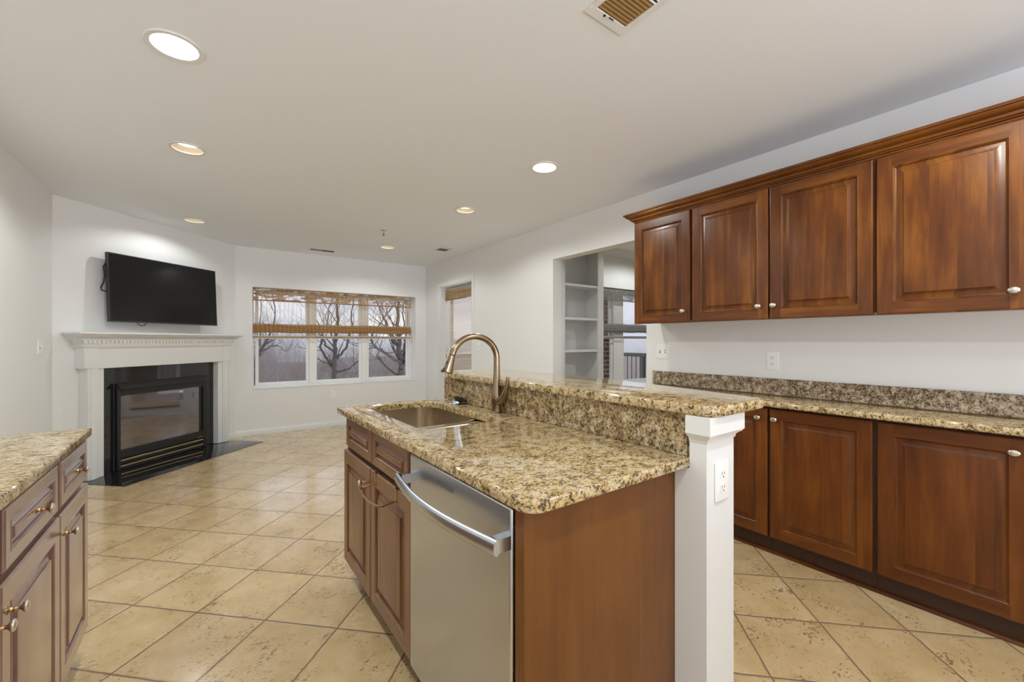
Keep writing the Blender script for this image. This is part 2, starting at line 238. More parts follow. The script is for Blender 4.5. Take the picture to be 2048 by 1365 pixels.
# ------------------------------------------------------------ mesh helpers
class MB:
    def __init__(s): s.v = []; s.f = []; s.m = []
    def quadf(s, idx, mi=0): s.f.append(tuple(idx)); s.m.append(mi)
    def box(s, x0, x1, y0, y1, z0, z1, mi=0):
        if x0 > x1: x0, x1 = x1, x0
        if y0 > y1: y0, y1 = y1, y0
        if z0 > z1: z0, z1 = z1, z0
        b = len(s.v); s.v += [(x0, y0, z0), (x1, y0, z0), (x1, y1, z0), (x0, y1, z0), (x0, y0, z1), (x1, y0, z1), (x1, y1, z1), (x0, y1, z1)]
        for f in ((0, 3, 2, 1), (4, 5, 6, 7), (0, 1, 5, 4), (1, 2, 6, 5), (2, 3, 7, 6), (3, 0, 4, 7)): s.quadf([b+i for i in f], mi)
        return s
    def rings(s, rs, mi=0, caps=(True, True), closed=True):
        b = len(s.v); n = len(rs[0])
        for r in rs: s.v += [tuple(p) for p in r]
        for i in range(len(rs)-1):
            for j in range(n if closed else n-1):
                k = (j+1) % n; s.quadf((b+i*n+j, b+i*n+k, b+(i+1)*n+k, b+(i+1)*n+j), mi)
        if caps[0]: s.quadf([b+j for j in range(n)][::-1], mi)
        if caps[1]: s.quadf([b+(len(rs)-1)*n+j for j in range(n)], mi)
        return s
    def lathe(s, prof, c=(0, 0, 0), axis='z', n=24, mi=0, caps=(True, True), sx=1, sy=1):
        rs = []
        for r, h in prof:
            ring = []
            for j in range(n):
                a = 2*PI*j/n; p, q = r*math.cos(a)*sx, r*math.sin(a)*sy
                v = {'z': (p, q, h), '-z': (p, -q, -h), 'y': (-p, h, q), '-y': (p, -h, q), 'x': (h, p, q), '-x': (-h, -p, q)}[axis]
                ring.append((v[0]+c[0], v[1]+c[1], v[2]+c[2]))
            rs.append(ring)
        return s.rings(rs, mi, caps)
    def tube(s, pts, rad, n=10, mi=0, caps=(True, True), sq=None):
        pts = [Vector(p) for p in pts]; rs = []; k = len(pts); prev = None
        for i, p in enumerate(pts):
            t = (pts[min(i+1, k-1)]-pts[max(i-1, 0)]).normalized()
            if prev is None:
                a = Vector((0, 0, 1)) if abs(t.z) < .9 else Vector((1, 0, 0)); u = t.cross(a).normalized()
            else: u = (prev-t*prev.dot(t)).normalized()
            prev = u; w = t.cross(u); r = rad[i] if isinstance(rad, (list, tuple)) else rad
            ru, rw = (r if sq is None else r*sq[0]), (r if sq is None else r*sq[1])
            rs.append([p+u*ru*math.cos(2*PI*j/n)+w*rw*math.sin(2*PI*j/n) for j in range(n)])
        return s.rings(rs, mi, caps)
    def sweep(s, prof, path, mi=0, closed=False, caps=True):
        # prof: (offset to the right of travel, z); path: xy points
        n = len(path); rs = []
        for i, p in enumerate(path):
            p = Vector(p)
            a = (p-Vector(path[i-1])).normalized() if (i > 0 or closed) else None
            b = (Vector(path[(i+1) % n])-p).normalized() if (i < n-1 or closed) else None
            a = a or b; b = b or a
            na = Vector((a.y, -a.x)); nb = Vector((b.y, -b.x)); m = (na+nb).normalized(); m = m/max(.2, m.dot(na))
            rs.append([(p.x+m.x*o, p.y+m.y*o, z) for o, z in prof])
        if closed: rs.append(rs[0])
        return s.rings(rs, mi, (caps and not closed, caps and not closed))
    def slab(s, poly, z0, z1, r=.01, mi=0, seg=4):
        n = len(poly); P = [Vector(p) for p in poly]; N = []
        for i in range(n):
            a = (P[i]-P[i-1]).normalized(); b = (P[(i+1) % n]-P[i]).normalized()
            na = Vector((-a.y, a.x)); nb = Vector((-b.y, b.x)); m = (na+nb).normalized(); N.append(m/max(.3, m.dot(na)))
        lv = [(r*(1-math.sin(PI/2*k/seg)), z0+r*(1-math.cos(PI/2*k/seg))) for k in range(seg+1)]
        lv += [(r*(1-math.cos(PI/2*k/seg)), z1-r*(1-math.sin(PI/2*k/seg))) for k in range(seg+1)]
        return s.rings([[(P[i].x+N[i].x*o, P[i].y+N[i].y*o, z) for i in range(n)] for o, z in lv], mi)
    def build(s, name, mat, parent=None, bevel=0, smooth=35, seg=2, loc=None, rot=None, recalc=False):
        me = bpy.data.meshes.new(name); me.from_pydata(s.v, [], s.f); mats = mat if isinstance(mat, (list, tuple)) else [mat]
        for m in mats: me.materials.append(m)
        me.polygons.foreach_set('material_index', s.m)
        if recalc:
            bm = bmesh.new(); bm.from_mesh(me); bmesh.ops.recalc_face_normals(bm, faces=bm.faces); bm.to_mesh(me); bm.free()
        me.update()
        if smooth: me.shade_smooth(); me.set_sharp_from_angle(angle=math.radians(smooth))
        o = bpy.data.objects.new(name, me); C.objects.link(o)
        if parent: o.parent = parent
        if loc: o.location = loc
        if rot is not None: o.rotation_euler = rot if isinstance(rot, tuple) else (0, 0, rot)
        if bevel:
            bv = o.modifiers.new('bevel', 'BEVEL'); bv.width = bevel; bv.segments = seg; bv.limit_method = 'ANGLE'; bv.angle_limit = math.radians(40); bv.harden_normals = False
        return o
def rpoly(x0, x1, y0, y1, r=(0, 0, 0, 0), n=6):
    if isinstance(r, (int, float)): r = (r,)*4
    out = []
    for (cx, cy, a0), q in zip(((x0, y0, PI), (x1, y0, 1.5*PI), (x1, y1, 0), (x0, y1, .5*PI)), r):
        if q <= 0: out.append((cx, cy)); continue
        ox = cx+(q if cx == x0 else -q); oy = cy+(q if cy == y0 else -q)
        for k in range(n+1): a = a0+PI/2*k/n; out.append((ox+q*math.cos(a), oy+q*math.sin(a)))
    return out
def thing(name, label, cat, loc=(0, 0, 0), rz=0, group=None, kind=None):
    o = bpy.data.objects.new(name, None); o.empty_display_size = .1; C.objects.link(o); o.location = loc; o.rotation_euler = (0, 0, rz)
    o['label'] = label
    if cat: o['category'] = cat
    if group: o['group'] = group
    if kind: o['kind'] = kind
    return o
def tag(o, label, cat, group=None, kind=None):
    o['label'] = label; o['category'] = cat
    if group: o['group'] = group
    if kind: o['kind'] = kind
    return o
def struct(o, label=None):
    o['kind'] = 'structure'
    if label: o['label'] = label
    return o
def copy_tree(o, parent=None):
    c = o.copy(); C.objects.link(c)
    if parent: c.parent = parent
    for ch in [x for x in bpy.data.objects if x.parent == o]: copy_tree(ch, c)
    return c

# ------------------------------------------------------------ room shell
H = 2.44; XL, XR, YB, YS = -1.02, 2.92, 6.38, -2.4
DG = R2  # diagonal wall runs from (XL,5.05) to (.31,YB)
fl = MB(); fl.v = [(XL-.2, YS-.2, 0), (6.4, YS-.2, 0), (6.4, 3.69, 0), (3.04, 3.69, 0), (3.04, YB+.05, 0), (XL-.2, YB+.05, 0)]; fl.quadf(range(6))
b = len(fl.v); fl.v += [(x, y, -.12) for x, y, z in fl.v[:6]]; fl.quadf([b+i for i in range(6)][::-1])
for i in range(6): j = (i+1) % 6; fl.quadf((i, b+i, b+j, j))
struct(fl.build('floor', M['floor'], smooth=0, recalc=True), 'cream travertine tile floor laid on the diagonal')
LAMPS = ((-.100, 2.210), (-.088, 3.335), (-.085, 5.290), (1.913, 2.225), (1.947, 3.384), (1.901, 5.312), (-.10, -.10), (1.80, -.05), (4.6, 1.2), (.9, -1.8), (4.6, 2.9))
def ceiling():
    bm = bmesh.new(); outer = [(XL-.2, YS-.2), (6.4, YS-.2), (6.4, 3.87), (3.04, 3.87), (3.04, YB+.25), (XL-.2, YB+.25)]
    polys = [outer]+[[(x+.0805*math.cos(2*PI*k/40), y+.0805*math.sin(2*PI*k/40)) for k in range(40)] for x, y in LAMPS]
    lo = [[bm.verts.new((x, y, H)) for x, y in p] for p in polys]; hi = [[bm.verts.new((x, y, H+.14)) for x, y in p] for p in polys]
    for a, b2 in zip(lo, hi):
        for k in range(len(a)): bm.faces.new((a[k], a[(k+1) % len(a)], b2[(k+1) % len(a)], b2[k]))
    for lay in (lo, hi):
        es = []
        for rg in lay:
            for k in range(len(rg)): es.append(bm.edges.get((rg[k], rg[(k+1) % len(rg)])))
        bmesh.ops.triangle_fill(bm, use_beauty=True, use_dissolve=False, edges=es)
    bmesh.ops.recalc_face_normals(bm, faces=bm.faces)
    me = bpy.data.meshes.new('ceiling'); bm.to_mesh(me); bm.free(); me.materials.append(M['ceil']); o = bpy.data.objects.new('ceiling', me); C.objects.link(o); return o
struct(ceiling(), 'flat white ceiling with recessed lamps')
struct(MB().box(XL-.12, XL, YS, 5.05, 0, H).build('wall_left', M['wall'], smooth=0))
w = MB(); w.rings([[(XL, 5.05, z), (.31, 6.38, z), (.31, 6.38+.25, z), (XL-.12, 6.63, z), (XL-.12, 5.05, z)] for z in (0, H)])
struct(w.build('wall_fireplace', M['wall'], smooth=0, recalc=True))
WX0, WX1, WZ0, WZ1 = .498, 2.744, .60, 1.93
w = MB().box(.31, WX0, YB, YB+.25, 0, H).box(WX1, XR+.12, YB, YB+.25, 0, H).box(WX0, WX1, YB, YB+.25, 0, WZ0).box(WX0, WX1, YB, YB+.25, WZ1, H)
struct(w.build('wall_back', M['wall'], smooth=0))
OY0, OY1, OZ = 2.117, 3.261, 2.075; DY0, DY1, DZ = 4.90, 5.86, 2.05
w = MB().box(XR, XR+.12, YS, OY0, 0, H).box(XR, XR+.12, OY0, OY1, OZ, H).box(XR, XR+.12, OY1, DY0, 0, H).box(XR, XR+.12, DY0, DY1, DZ, H).box(XR, XR+.12, DY1, YB, 0, H)
struct(w.build('wall_right', M['wall'], smooth=0))
RX0, RX1, RZ0, RZ1 = -.7, 2.6, .45, 2.2
struct(MB().box(XL-.12, RX0, YS-.12, YS, 0, H).box(RX1, 6.4, YS-.12, YS, 0, H).box(RX0, RX1, YS-.12, YS, 0, RZ0).box(RX0, RX1, YS-.12, YS, RZ1, H).build('wall_rear', M['wall'], smooth=0))
struct(MB().box(6.3, 6.42, YS, 3.69, 0, H).build('wall_side_room', M['wall'], smooth=0))
# window wall of the side room (Y = 3.69)
V0, V1, VZ0, VZ1 = 3.95, 5.40, .62, 1.93
w = MB().box(3.04, V0, 3.69, 3.87, 0, H).box(V1, 6.42, 3.69, 3.87, 0, H).box(V0, V1, 3.69, 3.87, 0, VZ0).box(V0, V1, 3.69, 3.87, VZ1, H)
struct(w.build('wall_side_room_window', M['wall'], smooth=0))
# baseboards
bp_ = [(0, 0), (.014, 0), (.014, .055), (.011, .062), (.005, .068), (.004, .078), (0, .08)]
def baseboard(name, path): return struct(MB().sweep([(o, z) for o, z in bp_], path).build(name, M['white'], recalc=True))
baseboard('baseboard_back', [(XR-.001, YB), (.31, YB), (.31-.11, YB-.11)][::-1])
baseboard('baseboard_left', [(XL, 2.6), (XL, 5.05), (XL+.10, 5.15)])
baseboard('baseboard_right', [(XR, YB-.001), (XR, DY1+.075)])
baseboard('baseboard_opening', [(XR, DY0-.09), (XR, OY1+.001)])
baseboard('baseboard_near', [(XR, OY0-.001), (XR, 2.04)])
# crown of the side room
struct(MB().sweep([(0, H-.09), (.012, H-.09), (.03, H-.06), (.07, H-.02), (.08, H-.001), (0, H-.001)], [(3.05, 3.69), (6.3, 3.69)]).build('trim_1', M['white'], recalc=True))

# ------------------------------------------------------------ windows
def window(name, x0, x1, z0, z1, yf, glasses, meet, stile=.04, dep=.07, label=None):
    root = thing(name, label or name, None, ((x0+x1)/2, yf, z0), 0, kind='structure')
    cx = (x0+x1)/2
    def X(v): return v-cx
    def Z(v): return v-z0
    f = MB(); jb = .028
    f.box(X(x0), X(x0)+jb, 0, dep, 0, z1-z0); f.box(X(x1)-jb, X(x1), 0, dep, 0, z1-z0); f.box(X(x0)+jb, X(x1)-jb, 0, dep, 0, .022); f.box(X(x0)+jb, X(x1)-jb, 0, dep, z1-z0-.03, z1-z0)
    for a, b2 in zip(glasses[:-1], glasses[1:]): f.box(X(a[1])+stile, X(b2[0])-stile, -.008, dep, .022, z1-z0-.03)
    f.build('window_frame', M['vinyl'], root, bevel=.003)
    for g0, g1 in glasses:
        for (a, c, yo) in ((z0+.022, meet+.02, .012), (meet-.02, z1-.03, .038)):
            sh = MB(); X0, X1, Z0, Z1 = X(g0)-stile, X(g1)+stile, Z(a), Z(c)
            st = stile*.95; sh.box(X0, X0+st, yo, yo+.026, Z0, Z1).box(X1-st, X1, yo, yo+.026, Z0, Z1).box(X0+st, X1-st, yo, yo+.026, Z0, Z0+.036).box(X0+st, X1-st, yo, yo+.026, Z1-.036, Z1)
            so = sh.build('sash', M['vinyl'], root, bevel=.003)
            MB().box(X0+st, X1-st, yo+.010, yo+.014, Z0+.036, Z1-.036).build('pane', M['glass'], so, smooth=0)
    return root
window('window_1', WX0, WX1, WZ0, WZ1, 6.55, [(.585, 1.163), (1.308, 1.903), (2.055, 2.656)], 1.275, label='triple white vinyl window behind the brown reed shade')
struct(MB().box(WX0+.002, WX1-.002, YB-.004, 6.548, WZ0-.012, WZ0+.004).build('trim_2', M['white'], bevel=.002), 'white sill board of the triple window')
window('window_2', V0, V1, VZ0, VZ1, 3.78, [(4.02, 4.44), (4.72, 5.33)], 1.275, label='white window of the side room behind the grey shade')

wr = window('window_fill', RX0, RX1, RZ0, RZ1, YS-.10, [(-.62, .32), (.48, 1.42), (1.58, 2.52)], 1.3, label='wide window added unseen behind the viewer to let in fill light')  # unseen window, added to admit fill light

# ------------------------------------------------------------ reed shades
def shade(name, label, x0, x1, ztop, zval, zst1, zst0, zbot, y, mats, rz=0, origin=(0, 0, 0), full=False, ret=0):
    root = thing(name, label, 'window shade', origin, rz)
    w2 = (x1-x0)/2; cx = (x0+x1)/2 if rz == 0 else 0
    root.location = (cx if rz == 0 else origin[0], y if rz == 0 else origin[1], zbot); zb = zbot
    MB().box(-w2, w2, -.005, .03, ztop-zb-.025, ztop-zb).build('head_rail', M['vinyl'], root)
    def cloth(nm, zz0, zz1, yy, mat, wav=.0, n=40):
        c = MB(); top = []; bot = []
        c.rings([[(-w2+2*w2*i/n, yy+wav*math.sin(i*1.7+zz*9), zz) for i in range(n+1)] for zz in (zz0-zb, (zz0+zz1)/2-zb, zz1-zb)], caps=(False, False), closed=False)
        return c.build(nm, mat, root)
    cloth('drop', zst0 if not full else zbot, ztop-.01, 0.004, mats[0], .0015)
    v = cloth('valance', zval, ztop, -.03-ret, mats[1], .001)
    if ret:
        for sx in (-w2, w2):
            c = MB(); c.rings([[(sx, -.03-ret, zval-zb), (sx, .01, zval-zb+.02)], [(sx, -.03-ret, ztop-zb), (sx, .01, ztop-zb)]], caps=(False, False), closed=False); c.build('valance_return', mats[1], root)
    MB().box(-w2, w2, -.034-ret, -.028-ret, zval-zb-.004, zval-zb+.012).build('valance_hem', mats[2], root)
    if not full:
        s = MB(); L = zst1-zst0
        fold = [(-.006, zst1-zb), (-.028, zst1-zb-.05), (-.034, zst0-zb+.05), (-.022, zst0-zb+.028), (-.016, zst0-zb+.05), (-.014, zst1-zb-.02), (-.008, zst0-zb+.06)]
        s.rings([[(-w2+2*w2*i/n_, yy+.003*math.sin(i*.9), zz+.003*math.sin(i*.5)) for i in range(n_+1)] for n_ in (40,) for yy, zz in fold], caps=(False, False), closed=False); s.build('fold_stack', mats[2], root)
        MB().box(-w2, w2, -.012, -.002, 0, .014).build('bottom_rail', mats[2], root)
        for x in (w2-.05, ):
            MB().tube([(x, -.04, ztop-zb-.03), (x, -.04, .1), (x, -.04, -.12)], .0016, 6).lathe([(.001, 0), (.006, -.01), (.007, -.03), (.001, -.04)], (x, -.04, -.12), n=10).build('cord', M['porcelain'], root)
    else:
        MB().box(-w2, w2, -.006, .004, 0, .02).build('bottom_rail', mats[2], root)
        MB().tube([(-w2+.07, -.05-ret, .9), (-w2+.07, -.05-ret, 1.0)], .0012, 6).lathe([(.001, 0), (.006, -.008), (.008, -.04), (.001, -.055)], (-w2+.07, -.05-ret, .9), n=10).build('cord', M['abrass'], root)
    return root
shade('roman_shade', 'wide brown woven reed shade half raised over the triple window', .506, 2.70, 1.925, 1.762, 1.455, 1.305, 1.268, 6.49, (M['reed1'], M['reed2'], M['reed3']))
shade('roman_shade', 'grey woven reed shade half raised in the side room', 3.96, 5.39, 1.92, 1.765, 1.455, 1.31, 1.262, 3.74, (M['greed1'], M['greed2'], M['greed3']))
s = shade('roman_shade', 'sandy reed shade hanging full length on the glazed balcony door', -.315, .315, 1.978, 1.825, 0, 0, .12, 0, (M['dreed1'], M['dreed2'], M['dreed2']), rz=-PI/2, origin=(2.985, 5.345, 0), full=True, ret=.045)

# ------------------------------------------------------------ balcony door and its casing
dr = thing('door_1', 'white glazed balcony door hung with a sandy reed shade', None, (3.03, 5.38, 0), -PI/2, kind='structure')
w2 = .475
MB().box(-w2, -w2+.15, 0, .04, .01, 2.03).box(w2-.15, w2, 0, .04, .01, 2.03).box(-w2+.15, w2-.15, 0, .04, .01, .22).box(-w2+.15, w2-.15, 0, .04, 1.93, 2.03).build('door_slab', M['white'], dr, bevel=.003)
MB().box(-w2+.15, w2-.15, .016, .022, .22, 1.93).build('pane', M['glass'], dr, smooth=0)
hd = MB().lathe([(.026, 0), (.026, .006), (.010, .010), (.009, .045), (.022, .052), (.027, .065), (.022, .078), (.006, .082)], (w2-.06, 0, .97), '-y', 20).build('door_handle', M['brass'], dr)
MB().lathe([(.024, 0), (.024, .008), (.014, .012), (.006, .014)], (w2-.06, 0, 1.08), '-y', 20).build('deadbolt', M['brass'], dr)
for z in (.25, 1.05, 1.8): MB().box(-w2-.006, -w2+.02, -.004, .0, z, z+.09).build('hinge', M['nickel'], dr)
cz = [(0, 0), (.07, 0), (.07, .012), (.05, .016), (.03, .018), (.012, .014), (.006, .010), (0, .010)]
def casing(name, y0, y1, zt, x, w_=.07):
    m = MB(); P = []
    path = [(y0, 0), (y0, zt), (y1, zt), (y1, 0)]; dirs = [(-1, 0), (-1, 1), (1, 1), (1, 0)]
    rs = [[(x-d, py+o*dx, pz+o*dz) for o, d in cz] for (py, pz), (dx, dz) in zip(path, dirs)]
    m.rings(rs); return struct(m.build(name, M['white'], recalc=True))
casing('trim_3', DY0, DY1, DZ, XR)
struct(MB().box(XR, 3.10, DY1-.012, DY1+.0, 0, DZ).box(XR, 3.10, DY0, DY0+.012, 0, DZ).box(XR, 3.10, DY0, DY1, DZ-.012, DZ).build('trim_4', M['white']), 'white jamb lining of the balcony door')

# ------------------------------------------------------------ raised panel fronts and knobs
def panel(mb, x0, x1, z0, z1, y=0, t=.02, fw=.056, mv=0, mh=1):
    # front faces local -y, back at y
    def rect(i, yy): return [(x0+i, yy, z0+i), (x1-i, yy, z0+i), (x1-i, yy, z1-i), (x0+i, yy, z1-i)]
    b = len(mb.v)
    rs = [rect(0, y), rect(0, y-t+.005), rect(.002, y-t+.0015), rect(.006, y-t)]
    mb.rings(rs, mv, (True, False))
    yf = y-t; i0, i1 = .006, fw
    # flat frame with butt joints
    a0, a1, c0, c1 = x0+i0, x1-i0, z0+i0, z1-i0; p0, p1, q0, q1 = x0+i1, x1-i1, z0+i1, z1-i1
    def q(xa, xb, za, zb, mi):
        b = len(mb.v); mb.v += [(xa, yf, za), (xb, yf, za), (xb, yf, zb), (xa, yf, zb)]; mb.quadf((b, b+1, b+2, b+3), mi)
    q(a0, p0, c0, c1, mv); q(p1, a1, c0, c1, mv); q(p0, p1, c0, q0, mh); q(p0, p1, q1, c1, mh)
    rs = [rect(i1, yf), rect(i1+.0015, yf-.0012), rect(i1+.004, yf-.0012), rect(i1+.005, yf+.0015), rect(i1+.009, yf+.0055), rect(i1+.0095, yf+.011), rect(i1+.014, yf+.0125), rect(i1+.0185, yf+.0115), rect(i1+.024, yf+.0105), rect(i1+.040, yf+.0045), rect(i1+.0405, yf+.0005), rect(i1+.042, yf-.001), rect(i1+.045, yf-.0015)]
    if fw < .05 or min(x1-x0, z1-z0)/2 < fw+.05: 
        k = max(.3, (min(x1-x0, z1-z0)/2-fw-.006)/.05); k = min(1, k)
        offs = [(0, 0), (.0015, -.0012), (.004, -.0012), (.005, .0015), (.009, .0055), (.0095, .011), (.014, .0125), (.0185, .0115), (.024, .0105), (.040, .0045), (.0405, .0005), (.042, -.001), (.045, -.0015)]
        rs = [rect(i1+o*k, yf+d) for o, d in offs]
    mb.rings(rs, mv, (False, True))
def knob(parent, x, z, y, kind='nickel', s=1.0, oval=False):
    k = MB(); L = .024*s
    prof = [(.008, 0), (.008, .002), (.0045, .004), (.004, L*.35), (.0055, L*.55), (.009, L*.72), (.0135, L*.82), (.0155, L*.93), (.0135, L*1.02), (.006, L*1.09), (.001, L*1.1)]
    k.lathe(prof, (x, y, z), '-y', 20, sx=1.08 if oval else 1, sy=.85 if oval else 1)
    if kind == 'nickel': return k.build('knob', M['nickel'], parent)
    k = MB(); L = .030
    k.lathe([(.009, 0), (.009, .002), (.005, .005), (.0042, .009), (.0072, .013), (.0042, .018), (.005, .022), (.009, .025), (.0125, .028)], (x, y, z), '-y', 20)
    o = k.build('knob', M['abrass'], parent)
    MB().lathe([(.0125, .028), (.0135, .0305), (.0115, .0335), (.006, .0355), (.001, .036)], (x, y, z), '-y', 20).build('knob_face', M['knobface'], o)
    return o
def door(parent, x0, x1, z0, z1, y, wv, wh, kx=None, kz=None, kk='nickel', name='door', fw=.056):
    m = MB(); panel(m, x0, x1, z0, z1, y, fw=fw); o = m.build(name, [M[wv], M[wh]], parent, smooth=18)
    if kx is not None: knob(o, kx, kz, y-.02, kk, oval=(kk == 'nickel'))
    return o

# ------------------------------------------------------------ wall cabinets (face -X): local x = distance towards -Y
def wall_cab(label, y1, y0, doors):
    t = thing('wall_cabinet', label, 'cabinet', (XR, y1, 1.35), -PI/2, 'wall cabinets under the crown moulding')
    W_ = y1-y0; MB().box(0, W_, -.31, -.002, .012, .76).build('body', M['veneer' if 0 else 'bwoodv'], t, bevel=.001)
    for a, b2, kx in doors: door(t, y1-a, y1-b2, 0, .75, -.311, 'woodv', 'woodh', y1-kx, .076)
    return t
wall_cab('narrow single-door cherry wall cabinet at the far end of the row', 1.988, 1.531, [(1.985, 1.541, 1.586)])
wall_cab('cherry wall cabinet with a pair of doors and two knobs side by side', 1.530, .591, [(1.526, 1.063, 1.111), (1.055, .597, 1.031)])
wall_cab('wide cherry wall cabinet at the right edge, one knob casting a round shadow', .590, -.37, [(.585, .115, .161), (.107, -.366, .06)])
# path runs so that "right of travel" faces outward
cr = MB().sweep([(0, 2.106), (.006, 2.106), (.008, 2.114), (.016, 2.117), (.019, 2.122), (.026, 2.124), (.029, 2.130), (.029, 2.135), (.040, 2.139), (.050, 2.146), (.056, 2.153), (.056, 2.157), (.064, 2.159), (.066, 2.166), (.064, 2.171), (0, 2.171)], [(0, -.003), (0, -.308), (2.36, -.308)])
tag(cr.build('crown_moulding', M['woodh'], recalc=True, smooth=30, loc=(XR, 1.990, 0), rot=-PI/2), 'cherry crown moulding along the top of the wall cabinets', 'moulding')

# ------------------------------------------------------------ base cabinets on the right wall
def base_cab(label, y1, y0, doors):
    t = thing('base_cabinet', label, 'cabinet', (XR, y1, 0), -PI/2, 'base cabinets under the right counter')
    W_ = y1-y0; b = MB().box(0, W_, -.302, -.002, .10, .852); b.box(0, W_, -.272, -.002, 0, .10); b.build('body', M['carcass'], t)
    for a, b2, kx in doors: door(t, y1-a, y1-b2, .105, .838, -.303, 'bwoodv', 'bwoodh', y1-kx, .782)
    return t
base_cab('cherry base cabinet behind the white post, its knob at the top right', 2.02, 1.063, [(2.01, 1.542, 1.59), (1.534, 1.071, 1.118)])
base_cab('middle cherry base cabinet door with the knob at the top left', 1.062, .593, [(1.058, .601, 1.030)])
base_cab('wide cherry base cabinet at the right edge with an oval knob', .592, -.37, [(.583, .115, .161), (.107, -.366, .06)])
tk = MB().sweep([(0, 0), (.016, 0), (.0155, .005), (.013, .011), (.009, .015), (.004, .018), (0, .019)], [(0, -.272), (2.39, -.272)])
tag(tk.build('toe_moulding', M['bwoodh'], recalc=True, loc=(XR, 2.02, 0), rot=-PI/2), 'reddish quarter round along the foot of the right base cabinets', 'moulding')
tag(MB().slab(rpoly(XR-.372, XR-.001, -.37, 2.046, (0, 0, 0, .01)), .853, .884, .010).build('countertop', M['gran'], smooth=50), 'narrow granite countertop on the right base cabinets', 'countertop')
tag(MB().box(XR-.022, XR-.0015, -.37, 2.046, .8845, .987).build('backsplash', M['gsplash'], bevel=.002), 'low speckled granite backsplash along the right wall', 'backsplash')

# ------------------------------------------------------------ island
IS = thing('sink_cabinet', 'cherry sink cabinet with two drawer fronts at the far end of the island', 'cabinet', (.60, 2.262, 0), -PI/2)
# local x -> -Y ; local y -> +X
b = MB().box(0, .02, 0, .57, .10, .849).box(.852, .872, 0, .57, .10, .849).box(.02, .852, 0, .57, .10, .12).box(.02, .852, .55, .57, .12, .849).box(.02, .852, 0, .02, .645, .849).box(.02, .852, 0, .02, .12, .14).box(.42, .45, 0, .02, .12, .645)
b.box(.02, .872, .06, .57, 0, .10); b.build('body', M['carcass'], IS)
door(IS, .005, .428, .10, .668, -.001, 'iwoodv', 'iwoodh', .375, .598, 'ab')
d2 = door(IS, .434, .872, .10, .668, -.001, 'iwoodv', 'iwoodh')
door(IS, .045, .440, .694, .842, -.001, 'iwoodv', 'iwoodh', name='drawer_front', fw=.036)
door(IS, .452, .850, .694, .842, -.001, 'iwoodv', 'iwoodh', name='drawer_front', fw=.036)
TB = thing('towel_bar', 'bronze over-door towel bar on the island door nearest the dishwasher', 'towel bar', (.579, 1.76, .668), -PI/2)
for i, x in enumerate((.0, .235)):
    MB().box(x-.008, x+.008, .003, .021, .0015, .003).box(x-.008, x+.008, -.0025, .0, -.055, .003).box(x-.008, x+.008, -.003, .003, .0015, .003).build('hook', M['abrass'], TB)
pts = [(0, -.003, -.045), (-.002, -.03, -.045), (-.006, -.055, -.05), (.01, -.066, -.053), (.06, -.072, -.055), (.117, -.074, -.056), (.175, -.072, -.055), (.225, -.066, -.053), (.241, -.055, -.05), (.237, -.03, -.045), (.235, -.003, -.045)]
MB().tube(pts, .0052, 10).build('bar', M['abrass'], TB)
# dishwasher
DW = thing('dishwasher', 'stainless steel dishwasher with a bowed bar handle under the island counter', 'dishwasher', (.60, 1.377, 0), -PI/2)
MB().box(0, .60, .0, .56, .0, .846).build('body', M['blackmetal'], DW)
fr = MB(); prof = [(.0, -.004), (-.022, -.004), (-.028, .001)]
fr.box(.004, .596, -.030, -.002, .105, .838); fr.build('front_panel', M['steel'], DW, bevel=.006, seg=3)
fr = MB(); fr.box(.215, .315, -.0308, -.028, .790, .806); fr.build('control_window', M['slot'], DW, label=None) if False else fr.build('control_window', plain('smoked display', (.12, .12, .125), .25), DW)
MB().box(.01, .59, .02, .05, .0, .10).build('kick_plate', M['rubber'], DW)
# bowed handle: flat wide section
n = 28; rs = []
for i in range(n+1):
    t = i/n; x = -.008+.606*t; bow = .040+.035*math.sin(PI*t); zc = .758
    hgt = .019; th = .010
    sec = []
    for k in range(12):
        a = 2*PI*k/12; ca, sa = math.cos(a), math.sin(a)
        sec.append((x, -.030-bow+th*ca*(1 if ca < 0 else .6), zc+hgt*(abs(sa)**.7)*(1 if sa > 0 else -1)))
    rs.append(sec)
hb = MB(); hb.rings(rs)
hb.box(-.004, .022, -.066, -.029, zc-.016, zc+.016); hb.box(.568, .594, -.066, -.029, zc-.016, zc+.016)
hb.build('handle', M['steel'], DW, recalc=True, smooth=50)
# end panel and filler
tag(MB().box(.575, 1.178, .738, .757, 0, .849).box(.575, .61, .7575, .772, 0, .849).build('end_panel', M['veneer'], bevel=.001), 'plain cherry end panel of the island facing the room, scuffed low down', 'panel')
# half wall with white post
tag(MB().box(1.184, 1.300, .80, 2.27, 0, 1.0095).build('half_wall', M['white'], smooth=0), 'white half wall carrying the raised bar top', 'half wall')
PO = thing('post', 'white painted post with a moulded capital under the bar top', 'post', (1.228, .716, 0), 0)
MB().box(-.072, .084, -.080, .0205, 0, .8485).box(-.072, .084, -.080, -.0275, .8485, .945).box(-.0425, .084, .0205, .080, 0, .8485).box(-.0425, .084, -.0275, .080, .8485, .945).build('shaft', M['white'], PO, smooth=0)
cp = MB().sweep([(0, .930), (.003, .931), (.005, .940), (.010, .946), (.017, .950), (.021, .957), (.0225, .9575), (.0225, 1.0095), (0, 1.0095)], [(-.072, .080), (-.072, -.080), (.084, -.080), (.084, .080)][::1] if False else [(-.072, -.0275), (-.072, -.080), (.084, -.080), (.084, .080)])
cp.box(-.07, .082, -.078, -.0280, .93, 1.0095).box(-.042, .082, -.0280, .078, .93, 1.0095); cp.build('capital', M['white'], PO, recalc=True, smooth=40)
